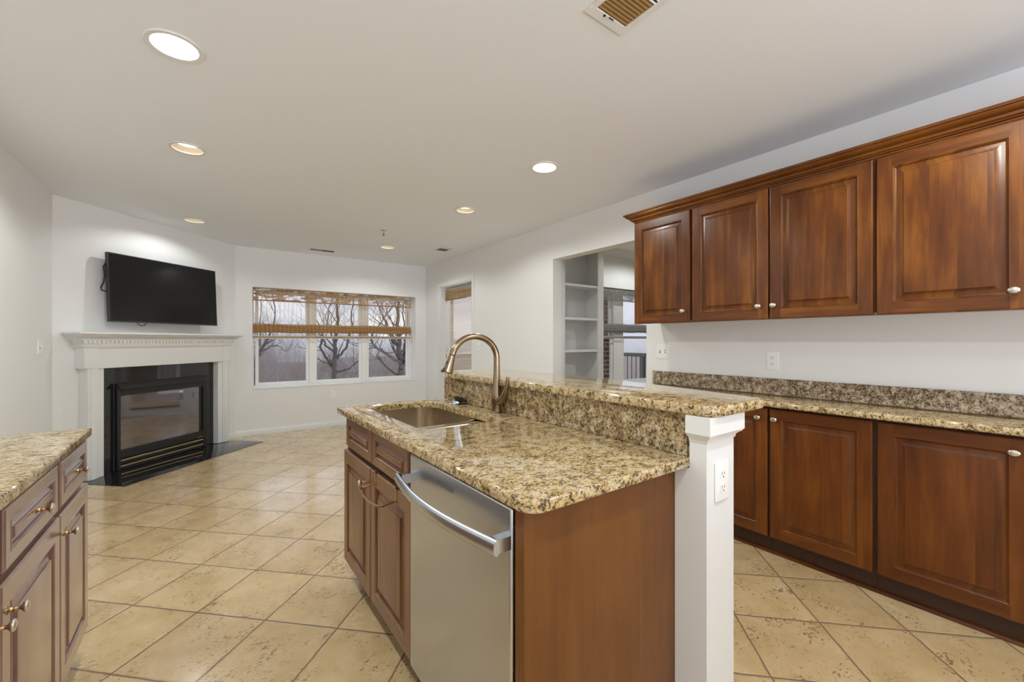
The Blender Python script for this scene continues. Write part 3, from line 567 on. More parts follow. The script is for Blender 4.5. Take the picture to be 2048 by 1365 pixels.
# granite: riser, bar top, worktop
tag(MB().box(1.160, 1.183, .700, 2.272, .8805, 1.0095).build('riser', M['gran_shaded'], bevel=.002), 'granite riser between island worktop and raised bar', 'backsplash')
bar = []
def arc(cx, cy, r, a0, a1, n=5): return [(cx+r*math.cos(math.radians(a0+(a1-a0)*k/n)), cy+r*math.sin(math.radians(a0+(a1-a0)*k/n))) for k in range(n+1)]
bar += arc(1.135+.045, .600+.045, .045, 180, 270) + arc(1.455-.03, .600+.03, .03, 270, 350)
bar += [(1.475, .72), (1.51, .90), (1.545, 1.08), (1.57, 1.25), (1.583, 1.43), (1.588, 1.62), (1.59, 1.80), (1.59, 1.98)]
bar += arc(1.59-.06, 2.20, .06, 0, 60) + arc(1.50, 2.335-.05, .05, 60, 90, 3) + arc(1.135+.16, 2.335-.16, .16, 90, 180, 8)
tag(MB().slab(bar, 1.010, 1.041, .007).build('bar_top', M['gran'], smooth=50), 'raised granite bar top with a bowed outer edge', 'countertop')
# worktop with sink cut-out
def slab_hole(outer, hole, z0, z1, r, name, mat):
    bm = bmesh.new(); seg = 4
    def inset(poly, o, sign):
        n = len(poly); P = [Vector(p) for p in poly]; out = []
        for i in range(n):
            a = (P[i]-P[i-1]).normalized(); b = (P[(i+1) % n]-P[i]).normalized(); na = Vector((-a.y, a.x)); nb = Vector((-b.y, b.x)); m = (na+nb).normalized(); m /= max(.3, m.dot(na)); out.append(P[i]+m*o*sign)
        return out
    lv = [(r*(1-math.sin(PI/2*k/seg)), z0+r*(1-math.cos(PI/2*k/seg))) for k in range(seg+1)]+[(r*(1-math.cos(PI/2*k/seg)), z1-r*(1-math.sin(PI/2*k/seg))) for k in range(seg+1)]
    loops = {}
    for key, poly, sg, rr in (('o', outer, 1, 1), ('h', hole, -1, .35)):
        rings = [[bm.verts.new((q.x, q.y, z)) for q in inset(poly, o*rr, sg)] for o, z in lv]
        for a, b2 in zip(rings[:-1], rings[1:]):
            n = len(a)
            for j in range(n): bm.faces.new((a[j], a[(j+1) % n], b2[(j+1) % n], b2[j]))
        loops[key] = (rings[0], rings[-1])
    for k in (0, 1):
        es = []
        for key in 'oh':
            rg = loops[key][k]
            for j in range(len(rg)):
                e = bm.edges.get((rg[j], rg[(j+1) % len(rg)])) or bm.edges.new((rg[j], rg[(j+1) % len(rg)])); es.append(e)
        bmesh.ops.triangle_fill(bm, use_beauty=True, use_dissolve=False, edges=es)
    bmesh.ops.recalc_face_normals(bm, faces=bm.faces)
    me = bpy.data.meshes.new(name); bm.to_mesh(me); bm.free(); me.materials.append(mat); me.shade_smooth(); me.set_sharp_from_angle(angle=math.radians(50))
    o = bpy.data.objects.new(name, me); C.objects.link(o); return o
o = slab_hole(rpoly(.553, 1.1835, .690, 2.305, (.05, .004, .004, .02)), rpoly(.678, 1.045, 1.50, 2.222, (.07, .07, .11, .11), 8), .850, .880, .006, 'worktop', M['gran'])
tag(o, 'granite island worktop with a sink cut-out, lower than the bar', 'countertop')
# sink: two bowls under the cut-out
SK = thing('sink', 'undermount stainless sink with a low divider in the island', 'sink', (.8615, 1.861, .85), 0)
def bowl(y0, y1, dep, parent):
    m = MB(); rs = []
    for o, z, rr in ((-.018, -.001, .11), (0, -.0015, .10), (0, -.004, .10), (.004, -dep+.03, .09), (.012, -dep+.008, .08), (.035, -dep, .06)):
        rs.append([(x, y, z) for x, y in rpoly(-.196+o, .196-o, y0+o, y1-o, rr, 6)])
    m.rings(rs[::-1], caps=(True, False)); m.lathe([(.04, -dep+.001), (.038, -dep-.004)], (0, (y0+y1)/2, 0), n=20, caps=(False, True)); return m.build('bowl', M['steeld'], parent, recalc=False)
bowl(-.155, .375, .20, SK); bowl(-.375, -.195, .15, SK)
MB().slab(rpoly(-.196, .196, -.205, -.145, .02), -.030, -.004, .012).build('divider', M['steeld'], SK)
# faucet: base (1.135,1.665)
FA = thing('faucet', 'brushed bronze gooseneck faucet with pull-down sprayer beside the sink', 'faucet', (1.130, 1.665, .8802), 0)
MB().lathe([(.027, 0), (.027, .004), (.0235, .008), (.022, .03), (.024, .055), (.0255, .075), (.023, .10), (.0185, .14), (.0155, .19), (.0145, .23)], n=28).build('body', M['bronze'], FA)
arcp = [(0, 0, .22)]
cxr = .118
for k in range(0, 27):
    a = math.radians(0+k*6.2); arcp.append((-cxr+cxr*math.cos(a), .01*k/26, .262+.104*math.sin(a)))
arcp += [(arcp[-1][0]-.003, .011, arcp[-1][2]-.012)]
MB().tube(arcp, [.0145]*(len(arcp)-8)+[.0145]*8, 20).build('spout', M['bronze'], FA)
e = Vector(arcp[-1]); dn = (Vector(arcp[-1])-Vector(arcp[-4])).normalized()
dn = Vector((-.30, .02, -.95)).normalized()
sp_ = MB(); sp_.tube([e, e+dn*.006], .0125, 18, 1); sp_.tube([e+dn*.006, e+dn*.012, e+dn*.035, e+dn*.06, e+dn*.082, e+dn*.086], [.0145, .0155, .0175, .0215, .0255, .022], 20); sp_.build('sprayer', [M['bronze'], M['rubber']], FA)
bt = MB(); q = e+dn*.030+Vector((-.018, -.004, 0)); bt.tube([q, q+dn*.012], .0045, 8); q = e+dn*.066+Vector((-.026, -.004, 0)); bt.tube([q+Vector((.006, 0, .004)), q+dn*.012+Vector((-.006, 0, 0))], .006, 8); bt.build('sprayer_button', M['rubber'], FA)
MB().tube([(0, -.012, .055), (0, -.035, .062), (.0, -.058, .082), (0, -.074, .110), (0, -.084, .140), (0, -.089, .165), (0, -.090, .178)], [.019, .0205, .018, .0135, .010, .0085, .0075], 16).build('handle', M['bronze'], FA)
# sink strainer with rubber stopper lying on the worktop
ST = thing('sink_strainer', 'steel sink strainer with black rubber flap lying by the splash', 'strainer', (1.115, 2.03, .8802), 0)
MB().lathe([(.044, 0), (.045, .002), (.040, .004), (.030, .006), (.027, .018), (.022, .022), (.005, .023)], n=28).build('basket', M['steel'], ST)
m = MB().lathe([(.001, 0), (.038, 0), (.040, .003), (.036, .006), (.010, .007), (.008, .014), (.001, .015)], n=28); o = m.build('stopper', M['rubber'], ST); o.location = (.012, -.012, .0235); o.rotation_euler = (.22, .18, 0)

# ------------------------------------------------------------ left counter run (faces +X)
def left_cab(label, y0, y1, drawers, doors):
    t = thing('base_cabinet', label, 'cabinet', (-.392, y0, 0), PI/2, 'base cabinets along the left wall')
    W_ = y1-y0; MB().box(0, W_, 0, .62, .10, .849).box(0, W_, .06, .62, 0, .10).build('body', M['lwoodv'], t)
    for a, b2 in drawers:
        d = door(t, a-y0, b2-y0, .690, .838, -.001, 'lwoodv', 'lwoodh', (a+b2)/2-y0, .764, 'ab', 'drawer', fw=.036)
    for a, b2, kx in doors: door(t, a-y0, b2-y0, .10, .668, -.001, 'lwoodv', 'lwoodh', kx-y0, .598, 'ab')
    return t
CL = dict(dark=(.17, .085, .062), mid=(.245, .135, .102), light=(.30, .175, .135), coat=1.0, cr=.14, spec=.8)  # same cherry, with reflected sheen put into these paler colours
M['lwoodv'] = wood('sheen-tinted cherry upright grain', **CL, vary=.1, rough=.3); M['lwoodh'] = wood('sheen-tinted cherry level grain', **CL, horiz=True, plank=.4, vary=.1, rough=.3)
left_cab('cherry base cabinet, sheen put into its colour, at the far end of the left counter', 1.925, 2.318, [(1.934, 2.298)], [(1.929, 2.316, 1.965)])
left_cab('cherry base cabinet, sheen put into its colour, nearest the camera with two doors meeting', .98, 1.924, [(.985, 1.440), (1.467, 1.902)], [(.985, 1.438, 1.395), (1.446, 1.920, 1.480)])
tag(MB().slab(rpoly(XL+.001, -.362, .98, 2.335, (0, 0, .012, 0)), .850, .880, .005).build('countertop', M['gran'], smooth=50), 'granite countertop in the left foreground', 'countertop')

# ------------------------------------------------------------ fireplace (local x along wall, -y into the room)
FP = thing('fireplace_mantel', 'white fireplace mantel with dentil trim under the television', 'mantel', (XL, 5.05, 0), PI/4)
def U(path): return path
A0, A1 = .162, 1.690
MB().box(.182, .318, -.100, -.001, 0, .978).box(1.540, 1.672, -.100, -.001, 0, .978).build('leg_block', M['white'], FP, bevel=.002) if False else None
for a, c in ((.184, .320), (1.536, 1.668)):
    m = MB().box(a, c, -.085, -.001, .0045, .985)
    for k in range(2): pass
    m.box(a, c-.055 if a < 1 else c, -.100, -.084, .0045, .985) if a < 1 else m.box(a+.055, c, -.100, -.084, .0045, .985)
    m.box((a+.018) if a < 1 else (a+.072), (c-.075) if a < 1 else (c-.018), -.108, -.099, .0045, .985)
    m.build('leg', M['white'], FP, bevel=.003)
MB().box(A0, A1, -.094, -.001, .978, 1.175).box(A0-.008, A0+.10, -.106, -.001, .985, 1.165).box(A1-.10, A1+.008, -.106, -.001, .985, 1.165).box(A0+.02, A1-.02, -.1, -.09, .978, 1.17).build('frieze', M['white'], FP, bevel=.003)
def around(prof, a0=A0, a1=A1, b=.094): return MB().sweep(prof, [(a0, -.001), (a0, -b), (a1, -b), (a1, -.001)][::-1][::-1]) 
def sw(prof, name, b=.094, mat='white', ex=0):
    path = [(A0-ex, -.001), (A0-ex, -b), (A1+ex, -b), (A1+ex, -.001)]
    m = MB().sweep([(o, z) for o, z in prof], path)   # travelling down, right, up: outward is to the right of travel
    return m.build(name, M[mat], FP, recalc=True, smooth=40)
sw([(0, 1.150), (.004, 1.150), (.010, 1.158), (.018, 1.168), (.024, 1.178), (.026, 1.19), (.028, 1.205), (0, 1.205)], 'bed_moulding')
dm = MB(); nd = 46
for k in range(nd):
    x = A0-.02+(A1-A0+.04)*k/(nd-1); dm.box(x-.010, x+.010, -.134, -.118, 1.203, 1.227)
for sx in (A0-.040, A1+.024):
    for k in range(4): y = -.02-.026*k; dm.box(sx, sx+.016, y-.010, y+.010, 1.203, 1.227)
dm.box(A0-.026, A1+.026, -.121, -.001, 1.196, 1.235)
dm.build('dentil_band', M['white'], FP)
sw([(.028, 1.226), (.042, 1.226), (.044, 1.236), (.052, 1.248), (.064, 1.258), (.078, 1.264), (.088, 1.272), (.092, 1.280), (0, 1.280), (0, 1.226)], 'crown')
MB().slab([(.052, -.001), (.052, -.205), (1.800, -.205), (1.800, -.001)], 1.2805, 1.302, .008).build('shelf', M['white'], FP, recalc=True)
tag_sur = MB().box(.320, .449, -.020, -.001, .0045, .978).box(1.419, 1.535, -.020, -.001, .0045, .978).box(.449, 1.419, -.020, -.001, .828, .978)
SU = tag_sur.build('surround', M['blackgran'], FP, bevel=.001)
HE = MB().slab([(.126, -.001), (.126, -.540), (1.712, -.540), (1.712, -.001)], .0005, .004, .001)
o = HE.build('hearth', M['blackgran'], None, recalc=True); o.location = (XL, 5.05, 0); o.rotation_euler = (0, 0, PI/4); tag(o, 'polished black granite hearth slab set into the tile floor', 'hearth')
FI = thing('gas_fireplace', 'black gas fireplace insert with glass front and brass louvres', 'fireplace', (XL, 5.05, 0), PI/4)
f = MB().box(.451, 1.417, -.032, -.021, .004, .826)
f = MB(); x0, x1 = .451, 1.417
f.box(x0, x0+.03, -.060, -.021, .006, .826).box(x1-.055, x1, -.060, -.021, .006, .826).box(x0+.03, x1-.055, -.060, -.021, .705, .826).box(x0+.03, x1-.055, -.060, -.021, .115, .195).box(x0, x1, -.026, -.0205, .006, .70)
f.build('surround_frame', M['blackmetal'], FI, bevel=.002)
MB().box(x0+.028, x1-.10, -.046, -.040, .19, .71).build('glass_front', M['fireglass'], FI)
MB().box(x1-.10, x1-.054, -.044, -.030, .19, .71).build('side_strip', M['blackmetal'], FI)
hd_ = MB(); hd_.rings([[(x, -.060, .822), (x, -.105, .775), (x, -.103, .768), (x, -.060, .800)] for x in (x0, x1-.01)]); hd_.build('hood', M['blackmetal'], FI, recalc=True)
for z in (.086, .032):
    MB().box(x0, x1-.02, -.058, -.050, z, z+.018).build('brass_trim', M['brass'], FI, bevel=.002)
for z in (.060, .006):
    MB().box(x0, x1-.02, -.052, -.030, z, z+.020).build('louvre', M['blackmetal'], FI, bevel=.002)
MB().box(x1-.12, x1-.06, -.0610, -.060, .128, .134).build('badge', M['brass'], FI)

# ------------------------------------------------------------ television
TV = thing('television', 'flat black television on the wall above the mantel', 'television', (XL, 5.05, 1.40), PI/4)
def tvp(a, b, z): return (a, -b, z)
TW = 1.098; TH = .635
d_ = Vector((math.cos(-math.radians(2.6)), math.sin(-math.radians(2.6)), 0)); nrm = Vector((d_.y, -d_.x, 0)) ; nrm = Vector((math.sin(-math.radians(2.6)), -math.cos(-math.radians(2.6)), 0))
base = Vector((.345, -.100, 0)); up = (Vector((0, 0, 1))-nrm*.045).normalized(); dep = up.cross(d_) if False else d_.cross(up); 
if dep.y > 0: dep = -dep
def tvbox(u0, u1, w0, w1, e0, e1, name, mat, bevel=.002):
    m = MB(); m.box(u0, u1, -e1, -e0, w0, w1)   # local: x along, -y front
    m.v = [tuple(base+d_*x+dep*(-y)+up*z) for x, y, z in m.v]
    return m.build(name, mat, TV, bevel=bevel)
tvbox(0, TW, 0, TH, -.016, .012, 'back_shell', M['bezel'])
tvbox(.008, TW-.008, .012, TH-.008, .0121, .0135, 'screen', M['screen'], 0)
m = MB(); m.box(0, .008, -.0145, -.012, 0, TH).box(TW-.008, TW, -.0145, -.012, 0, TH).box(.008, TW-.008, -.0145, -.012, 0, .012).box(.008, TW-.008, -.0145, -.012, TH-.008, TH)
m.v = [tuple(base+d_*x+dep*(-y)+up*z) for x, y, z in m.v]; m.build('bezel', M['bezel'], TV)
MB().box(.62, 1.1, -.072, -.0005, .22, .42).build('wall_bracket', M['blackmetal'], TV)
MB().tube([(.60, -.085, .02), (.612, -.09, -.012), (.64, -.092, -.03), (.668, -.09, -.026), (.70, -.086, .0), (.71, -.085, .02)], .0035, 8).build('cable', M['rubber'], TV)
MB().tube([(.36, -.07, .56), (.335, -.060, .50), (.345, -.060, .42), (.34, -.055, .36), (.322, -.05, .31), (.325, -.05, .285), (.36, -.06, .275)], .006, 8).build('cable', M['rubber'], TV)

# ------------------------------------------------------------ outlets and switches
def outlet(loc, rz, label, kind='outlet', gang=1, group=None):
    nm = 'wall_outlet' if kind == 'outlet' else 'light_switch'
    t = thing(nm, label, 'outlet' if kind == 'outlet' else 'switch', loc, rz, group)
    w_ = .0365 if gang == 1 else .0585
    m = MB(); m.rings([[(x, y, z) for x, z in rpoly(-w_+i, w_-i, -.0585+i, .0585-i, .004, 3)][::-1] for i, y in ((0, -.0004), (0, -.003), (.002, -.0055), (.004, -.006))][::1], caps=(True, True)); m.build('cover_plate', M['plate'], t, recalc=True)
    if kind == 'outlet':
        for z in (-.020, .020):
            r = MB(); r.rings([[(x, y, zz+z) for x, zz in rpoly(-.0165, .0165, -.0135, .0135, .006, 4)] for y in (-.0058, -.0078)], mi=0)
            r.box(-.0078, -.0058, -.0082, -.0076, z-.002, z+.007, 1).box(.0055, .0075, -.0082, -.0076, z-.001, z+.006, 1); r.lathe([(.0024, 0), (.0024, .0004)], (0, -.0078, z-.0075), '-y', 10, 1); r.build('receptacle', [M['plate'], M['slot']], t, recalc=True)
    else:
        for k in range(gang):
            x = 0 if gang == 1 else -.023+.046*k
            r = MB(); r.box(x-.005, x+.005, -.0064, -.0058, -.012, .012, 1); r.build('toggle_slot', [M['plate'], M['slot']], t)
            MB().rings([[(x-.0035, -.006, -.002), (x+.0035, -.006, -.002), (x+.0035, -.006, .007), (x-.0035, -.006, .007)], [(x-.003, -.016, .003 if k % 2 == 0 else -.010), (x+.003, -.016, .003 if k % 2 == 0 else -.010), (x+.003, -.015, .008 if k % 2 == 0 else -.005), (x-.003, -.015, .008 if k % 2 == 0 else -.005)]]).build('toggle', M['plate'], t, recalc=True)
    return t
outlet((1.235, .6355, .812), 0, 'white duplex outlet on the front of the white island post')
outlet((XR, 1.170, 1.098), -PI/2, 'white duplex outlet on the wall above the right counter')
outlet((XR, 1.965, 1.142), -PI/2, 'white two-toggle switch plate at the near side of the wall opening', 'switch', 2)
outlet((XR, 4.727, 1.148), -PI/2, 'small white switch plate beside the balcony door', 'switch')
outlet((XL, 4.703, 1.176), PI/2, 'white switch plate on the left wall before the fireplace', 'switch')
outlet((1.475, YB, .455), 0, 'white outlet low on the wall under the triple window')

# ------------------------------------------------------------ ceiling fixtures
def downlight(x, y, label, big):
    t = thing('recessed_lamp', label, 'ceiling lamp', (x, y, H), 0, 'recessed ceiling lamps')
    MB().lathe([(.100, -.0005), (.1015, -.004), (.098, -.007), (.080, -.006), (.0795, -.0005)], n=40, caps=(False, False)).build('trim_ring', M['white'], t, recalc=True)
    if big:
        MB().lathe([(.0800, .000), (.0790, .010), (.0785, .020)], n=40, caps=(False, False)).build('baffle', M['white'], t)
        MB().lathe([(.0785, .020), (.05, .018), (.001, .017)], n=40, caps=(False, True)).build('lens', M['lens'], t); zl, sz, ang = .004, .055, 168
    else:
        MB().lathe([(.0800, -.001), (.0740, .010), (.0640, .020), (.0560, .028)], n=40, caps=(False, False)).build('baffle', M['baffle'], t)
        MB().lathe([(.0560, .028), (.03, .025), (.001, .024)], n=32, caps=(False, True)).build('lens', M['lens2'], t); zl, sz, ang = .001, .018, 158
    ld = bpy.data.lights.new('lamp_light', 'SPOT'); ld.shadow_soft_size = sz; ld.spot_size = math.radians(ang); ld.spot_blend = .35; ld.energy = LAMP_W*((1.2 if x < 1 else 1.0) if big else {5.29: .4, 3.384: .6, 5.312: .85, -.05: 1.7, -.10: 1.3}.get(y, 1.0)); ld.color = (.95, 1, .985); 
    lo = bpy.data.objects.new('lamp_light', ld); C.objects.link(lo); lo.parent = t; lo.location = (0, 0, zl)
    return t
for x, y, lb, bg in ((-.100, 2.210, 'nearest and largest recessed lamp, glaring white at the upper left', 1), (-.088, 3.335, 'second recessed lamp along the left row, cream baffle showing', 0), (-.085, 5.290, 'far recessed lamp of the left row in front of the television wall', 0),
                     (1.913, 2.225, 'bright recessed lamp nearest the wall cabinets on the right row', 1), (1.947, 3.384, 'middle recessed lamp of the right row with warm baffle', 0), (1.901, 5.312, 'farthest recessed lamp near the triple window', 0),
                     (-.10, -.10, 'added unseen fill lamp behind the viewer on the left row', 0), (1.80, -.05, 'recessed lamp behind the viewer on the right row', 0), (4.6, 1.2, 'added unseen fill lamp in the side room away from its window', 0), (4.6, 2.9, 'added unseen fill lamp in the side room before its window', 0), (.9, -1.8, 'added unseen fill lamp at the rear of the kitchen', 0)):  # left-row, side-room and rear-kitchen lamps here are unseen, added as fill
    downlight(x, y, lb, bg)
# big return grille
RG = thing('ceiling_vent', 'large ceiling grille with tan filter behind its slats at the top edge', 'vent', (1.226, .915, H), 0)
hx, hy = .102, .168
MB().box(-hx, hx, -hy, -hy+.028, -.006, -.0005).box(-hx, hx, hy-.040, hy, -.006, -.0005).box(-hx, -hx+.024, -hy+.028, hy-.040, -.006, -.0005).box(hx-.024, hx, -hy+.028, hy-.040, -.006, -.0005).build('frame', M['white'], RG, bevel=.002)
MB().box(-hx+.024, hx-.024, .0, hy-.040, -.0016, -.0006).build('filter', M['filter'], RG)
MB().box(-hx+.024, hx-.024, -hy+.028, -.0005, -.0016, -.0006).build('duct_opening', M['duct'], RG)
for k in range(17):
    y = -hy+.034+k*.0155
    if abs(y) < .003: continue
    MB().rings([[(x, y, -.0018), (x, y+.0015, -.0018), (x, y+.0055, -.0055), (x, y+.004, -.0055)] for x in (-hx+.024, hx-.024)]).build('slat', M['filter'] if y > 0 else M['white'], RG, recalc=True)
MB().box(-.035, -.028, hy-.038, hy-.030, -.010, -.006).box(-.010, .014, hy-.0395, hy-.036, -.009, -.006).build('lever', M['slot'], RG)
def small_vent(x, y, sx, sy, label, dark_low):
    t = thing('ceiling_vent', label, 'vent', (x, y, H), 0, 'small ceiling registers')
    MB().box(-sx, sx, -sy, -sy+.02, -.006, -.0005).box(-sx, sx, sy-.02, sy, -.006, -.0005).box(-sx, -sx+.02, -sy+.02, sy-.02, -.006, -.0005).box(sx-.02, sx, -sy+.02, sy-.02, -.006, -.0005).build('frame', M['white'], t, bevel=.001)
    MB().box(-sx+.02, sx-.02, -sy+.02, sy-.02, -.0015, -.0006).build('duct_opening', M['duct'], t)
    lng = sx > sy; n = 10
    for k in range(n):
        if lng:
            px = -sx+.025+(2*sx-.05)*k/(n-1); tl = .005 if k < n/2 else -.005
            MB().rings([[(px, yy, -.0017), (px+.001, yy, -.0017), (px+.001+tl, yy, -.006), (px+tl, yy, -.006)] for yy in (-sy+.02, sy-.02)]).build('slat', M['white'], t, recalc=True)
        else:
            py = -sy+.025+(2*sy-.05)*k/(n-1); tl = .005 if k < n/2 else -.005
            MB().rings([[(xx, py, -.0017), (xx, py+.001, -.0017), (xx, py+.001+tl, -.006), (xx, py+tl, -.006)] for xx in (-sx+.02, sx-.02)]).build('slat', M['white'], t, recalc=True)
small_vent(1.265, 6.03, .17, .075, 'long white ceiling register above the triple window', 0)
small_vent(2.545, 4.97, .09, .15, 'small white ceiling register near the balcony door wall', 1)
SPK = thing('sprinkler_head', 'small ceiling sprinkler head hanging in the middle of the living area', 'sprinkler', (1.582, 4.544, H), 0)
MB().lathe([(.033, -.0005), (.033, -.003), (.012, -.008), (.010, -.030), (.004, -.032)], n=20).build('escutcheon', M['nickel'], SPK, recalc=True)
MB().box(-.002, .002, -.012, -.010, -.052, -.028).box(-.002, .002, .010, .012, -.052, -.028).lathe([(.013, -.052), (.013, -.055), (.001, -.056)], n=14).build('deflector', M['bezel'], SPK)

# ------------------------------------------------------------ side room bookcase
BK = thing('built_in_bookcase', 'white built-in bookcase with open shelves through the wall opening', 'bookcase', (3.042, 3.300, 0), 0)
W_ = .70; D_ = .26
MB().box(0, .088, 0, .02, 0, H-.001).box(W_-.095, W_, 0, .02, 0, H-.001).box(.088, W_-.095, 0, .02, 2.30, H-.001).box(.088, W_-.095, 0, .02, 0, .12).build('face_frame', M['white'], BK, bevel=.002)
MB().box(.002, .018, .02, D_, 0, 2.42).box(W_-.018, W_, .02, D_, 0, 2.42).box(.018, W_-.018, D_-.012, D_, 0, 2.42).box(.018, W_-.018, .02, D_-.012, 2.30, 2.32).build('carcass', M['white'], BK)
for z in (.42, .74, 1.115, 1.375, 1.675, ):
    pass
for z in (.10, .40, .75, 1.100, 1.457, 1.828):
    MB().box(.018, W_-.018, .004, D_-.012, z, z+.026).build('shelf', M['white'], BK, bevel=.001)

# ------------------------------------------------------------ facade of the apartment building around the rooms
fc = MB(); T = 15
fc.box(-24, XL-.13, 6.60, 6.68, -8, T).box(XL-.13, 3.045, 6.64, 6.68, -8, -.13).box(XL-.13, 3.045, 6.64, 6.68, 2.59, T)
fc.box(3.045, 6.43, 3.88, 3.92, -8, -.21).box(3.045, 6.43, 3.88, 3.92, 2.59, T).box(6.43, 24, 3.84, 3.92, -8, T)
fc.box(3.045, 3.09, 3.92, 6.68, -8, -.21).box(3.045, 3.09, 3.92, 6.68, 2.59, T)
struct(fc.build('wall_exterior', M['brick'], smooth=0), 'brick outside walls of the apartment building')

# ------------------------------------------------------------ balcony and the view
tag(MB().box(3.05, 6.9, 3.88, 7.6, -.20, -.03).build('balcony_slab', M['concrete']), 'concrete balcony floor outside the side-room window', 'balcony')
tag(MB().box(3.25, 4.10, 7.62, 7.92, -.2, 3.2).build('brick_wall', M['brick'], smooth=0), 'brick wall end standing beyond the balcony door', 'wall')
tag(MB().box(5.20, 5.50, 4.70, 5.0, -.03, 3.1).build('brick_pier', M['brick'], smooth=0), 'dark brick pier seen at the left of the side-room window', 'pier')
RL = thing('balcony_railing', 'grey balcony railing beyond the side-room window', 'railing', (6.75, 5.7, -.03), 0)
MB().box(-.05, .05, -1.8, 1.85, .95, 1.02).build('top_rail', M['railing'], RL, bevel=.005); MB().box(-.02, .02, -1.8, 1.85, .08, .12).build('bottom_rail', M['railing'], RL)
for y in (-1.7, -.72, .4, 1.5): MB().box(-.04, .04, y-.04, y+.04, 0, .95).build('post', M['railing'], RL)
for k in range(34):
    y = -1.7+k*.103; MB().box(-.006, .006, y-.006, y+.006, .12, .95).build('baluster', M['railing'], RL, smooth=0)
GZ = -7.5
gr = MB(); rs = []
for j in range(31):
    y = 9+j*j*.25; rs.append([(-150+14*i+y*.7, y, GZ+.5*math.sin(i*.5+j*.3)) for i in range(29)])
gr.rings(rs, caps=(False, False), closed=False); struct(gr.build('ground', M['ground']), 'winter ground far below the windows')
hl = MB(); rs = []
for j, (y, zt) in enumerate(((190, -9), (200, 1), (215, 4), (240, 3))):
    rs.append([(-200+24*i, y, zt*(.75+.3*math.sin(i*.7+1)+.12*math.sin(i*1.9))) for i in range(24)])
hl.rings(rs, caps=(False, False), closed=False); tag(hl.build('hillside', M['hill']), 'wooded ridge coloured pale for haze on the horizon beyond the windows', 'hill')
def branch(mb, p, d, L, r, lvl, rnd, spread, maxl, up=.12):
    n = 5; pts = [p]; rad = [r]; q = p.copy(); dd = d.copy()
    for k in range(n):
        dd = (dd+Vector((rnd.uniform(-1, 1), rnd.uniform(-1, 1), rnd.uniform(-.6, .9)))*.24+Vector((0, 0, up*.5))).normalized(); q = q+dd*L/n; pts.append(q.copy()); rad.append(r*(1-.42*(k+1)/n))
    mb.tube(pts, rad, 6 if lvl < 2 else (4 if lvl < 4 else 3), caps=(False, False))
    if lvl >= maxl: return
    nb = rnd.choice((3, 4)) if lvl < 3 else 3
    for k in range(nb):
        t = rnd.uniform(.35, 1) if k else 1.0; i = min(n, max(1, int(round(t*n)))); s0 = pts[i]
        ax = Vector((rnd.uniform(-1, 1), rnd.uniform(-1, 1), rnd.uniform(-.1, .5))).normalized()
        nd = (dd*(1-spread)+ax*spread*1.35).normalized()
        branch(mb, s0, nd, L*rnd.uniform(.58, .80), rad[i]*(.80 if k == 0 else getattr(mb, 'thick', .5)), lvl+1, rnd, spread, maxl, up)
def tree_mesh(seed, h, r, spread, maxl, trunk=.35, up=.12):
    rnd = random.Random(seed); mb = MB(); mb.thick = .64; branch(mb, Vector((0, 0, 0)), Vector((0, 0, 1)), h*trunk, r, 0, rnd, spread, maxl, up); return mb
def at_px(px, dist):   # point on the ground plan seen at image column px at a given distance
    r = (px-1024)/837.4; s_, c_ = math.sin(math.radians(36.25)), math.cos(math.radians(36.25)); v = Vector((s_+r*c_, c_-r*s_)).normalized(); return v.x*dist, v.y*dist
def limb_tree(name, label, depth, limbs, seed):
    # limbs: polylines (x, height) in metres across the view, with end radii; twigs grow from them in all directions
    rnd = random.Random(seed); mb = MB(); s_, c_ = math.sin(math.radians(36.25)), math.cos(math.radians(36.25))
    f_, r_ = Vector((s_, c_, 0)), Vector((c_, -s_, 0))
    def pt(px, py, dz): v = f_*(depth+dz)+r_*((px-1024)/837.4*(depth+dz)); v.z = 1.226+(682-py)/837.4*(depth+dz); return v
    x0, y0 = limbs[0][0][0]; base = pt(x0, y0, 0); base.z = GZ-.3
    for k, (pl, r0, r1) in enumerate(limbs):
        sgn = rnd.choice((-1, 1)); P = [pt(px, py, 0 if k == 0 else sgn*.35*(i if i < 5 else 5)+.0) for i, (px, py) in enumerate(pl)]
        if k == 0: P = [base, (base+P[0])/2+Vector((.1, 0, 0))]+P
        fine = []
        for a, b2 in zip(P[:-1], P[1:]):
            for q in range(4): fine.append(a.lerp(b2, q/4)+Vector((rnd.uniform(-1, 1), rnd.uniform(-1, 1), rnd.uniform(-1, 1)))*.035)
        fine.append(P[-1]); n = len(fine); rad = [r0+(r1-r0)*i/(n-1) for i in range(n)]; mb.tube([p-base for p in fine], rad, 8, caps=(False, False))
        d = (fine[-1]-fine[-2]).normalized(); branch(mb, fine[-1]-base, d, 1.9, r1, 2, rnd, .45, 5)
        for i in range(int(n*.35), n, 2):
            d = ((fine[i]-fine[i-1]).normalized()*.5+Vector((rnd.uniform(-1, 1), rnd.uniform(-1, 1), rnd.uniform(-.3, 1)))).normalized()
            branch(mb, fine[i]-base, d, rnd.uniform(.7, 1.5), rad[i]*.35, 3, rnd, .45, 5)
    o = mb.build(name, M['bark'], None); o.location = base; return tag(o, label, 'tree')
limb_tree('bare_tree', 'bare dark tree with forking limbs in the middle window pane', 19, [
    ([(668.5, 759), (669, 735), (670, 711), (670, 692), (672, 672), (676, 640), (674, 600)], .13, .05),
    ([(668.5, 742), (655, 718), (641, 695), (646, 676), (642, 655)], .07, .035), ([(671, 722), (682, 708), (694, 693), (696, 678), (704, 655), (703, 625)], .065, .03),
    ([(670, 705), (652, 693), (645, 678), (632, 660)], .05, .025), ([(670, 747), (699, 737), (717, 722), (728, 712)], .05, .02), ([(672, 690), (664, 675), (655, 650), (658, 615)], .05, .02)], 4)
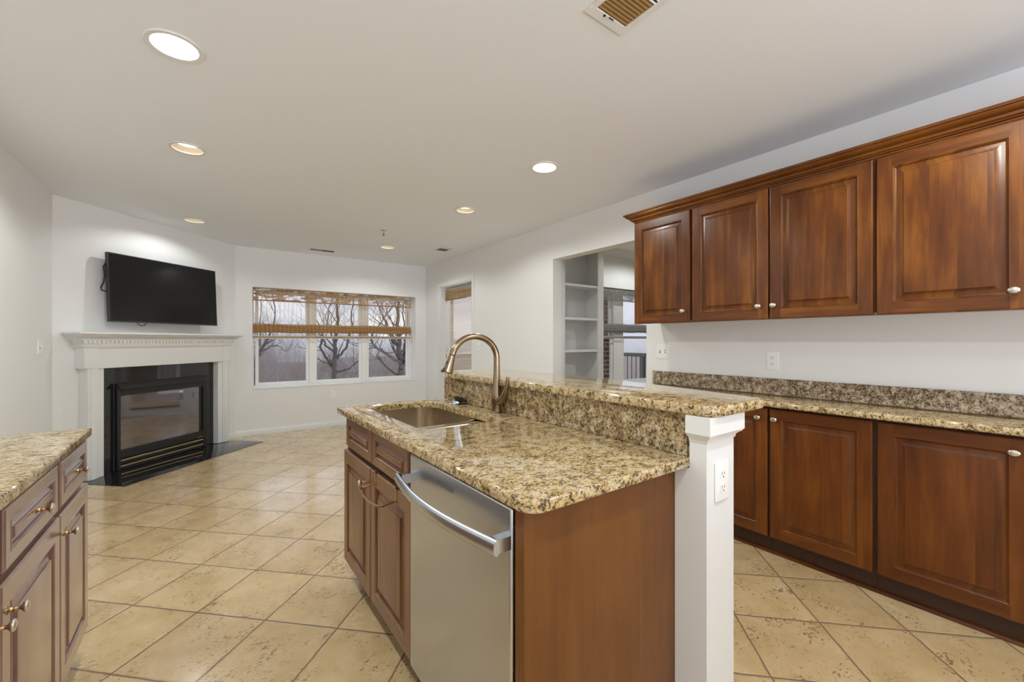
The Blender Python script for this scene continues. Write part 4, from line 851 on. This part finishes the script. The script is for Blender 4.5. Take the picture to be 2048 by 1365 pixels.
limb_tree('bare_tree', 'thick bare tree with a long limb reaching left in the right window pane', 17, [
    ([(803, 760), (803, 747), (802, 725), (799, 701), (798, 678), (794, 650), (797, 610)], .17, .06),
    ([(802, 727), (788, 718), (776, 710), (762, 701), (749, 693), (743, 682), (745, 668)], .06, .03), ([(805, 722), (811, 700), (812, 678), (816, 640)], .10, .05),
    ([(799, 700), (786, 682), (776, 660), (764, 630)], .06, .03), ([(798, 680), (808, 655), (806, 620)], .05, .02)], 9)
limb_tree('bare_tree', 'slender bare tree at the left edge of the triple window', 22, [
    ([(505, 760), (508, 738), (513, 722), (522, 700), (530, 688), (537, 678), (545, 655)], .12, .04),
    ([(512, 722), (515, 700), (521, 680), (520, 655)], .06, .025), ([(522, 702), (540, 694), (556, 692), (566, 700)], .04, .015), ([(528, 690), (545, 682), (560, 676)], .04, .015)], 14)
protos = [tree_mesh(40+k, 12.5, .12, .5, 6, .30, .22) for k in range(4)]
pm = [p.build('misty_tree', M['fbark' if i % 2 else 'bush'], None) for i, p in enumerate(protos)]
rnd = random.Random(3); cnt = 0
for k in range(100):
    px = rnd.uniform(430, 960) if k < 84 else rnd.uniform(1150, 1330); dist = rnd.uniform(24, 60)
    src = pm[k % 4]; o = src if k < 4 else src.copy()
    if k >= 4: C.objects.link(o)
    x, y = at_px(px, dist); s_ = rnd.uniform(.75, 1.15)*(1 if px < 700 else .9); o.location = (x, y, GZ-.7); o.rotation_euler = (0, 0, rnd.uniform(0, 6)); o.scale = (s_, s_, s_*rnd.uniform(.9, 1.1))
    tag(o, 'bare tree coloured pale for haze in the grove beyond the windows' if (k % 2) else 'reddish twiggy tree coloured pale for haze in the grove beyond the windows', 'tree', 'pale trees of the misty grove' if (k % 2) else 'reddish trees of the misty grove')
x, y = at_px(770, 75)
HS = thing('distant_house', 'pale low house with a grey roof beyond the bare trees', 'house', (x, y, GZ-.3), .3)
MB().box(-9, 9, -4, 4, 0, 4.4).build('walls', M['siding'], HS); m = MB(); m.rings([[(x_, -4.6, 4.3), (x_, 4.6, 4.3), (x_, 0, 6.4)] for x_ in (-9.5, 9.5)]); m.build('roof', M['roof'], HS, recalc=True)
for k in range(5): MB().box(-7.4+3.3*k, -6.2+3.3*k, -4.05, -4, 1.6, 3.2).build('window', M['slot'], HS)
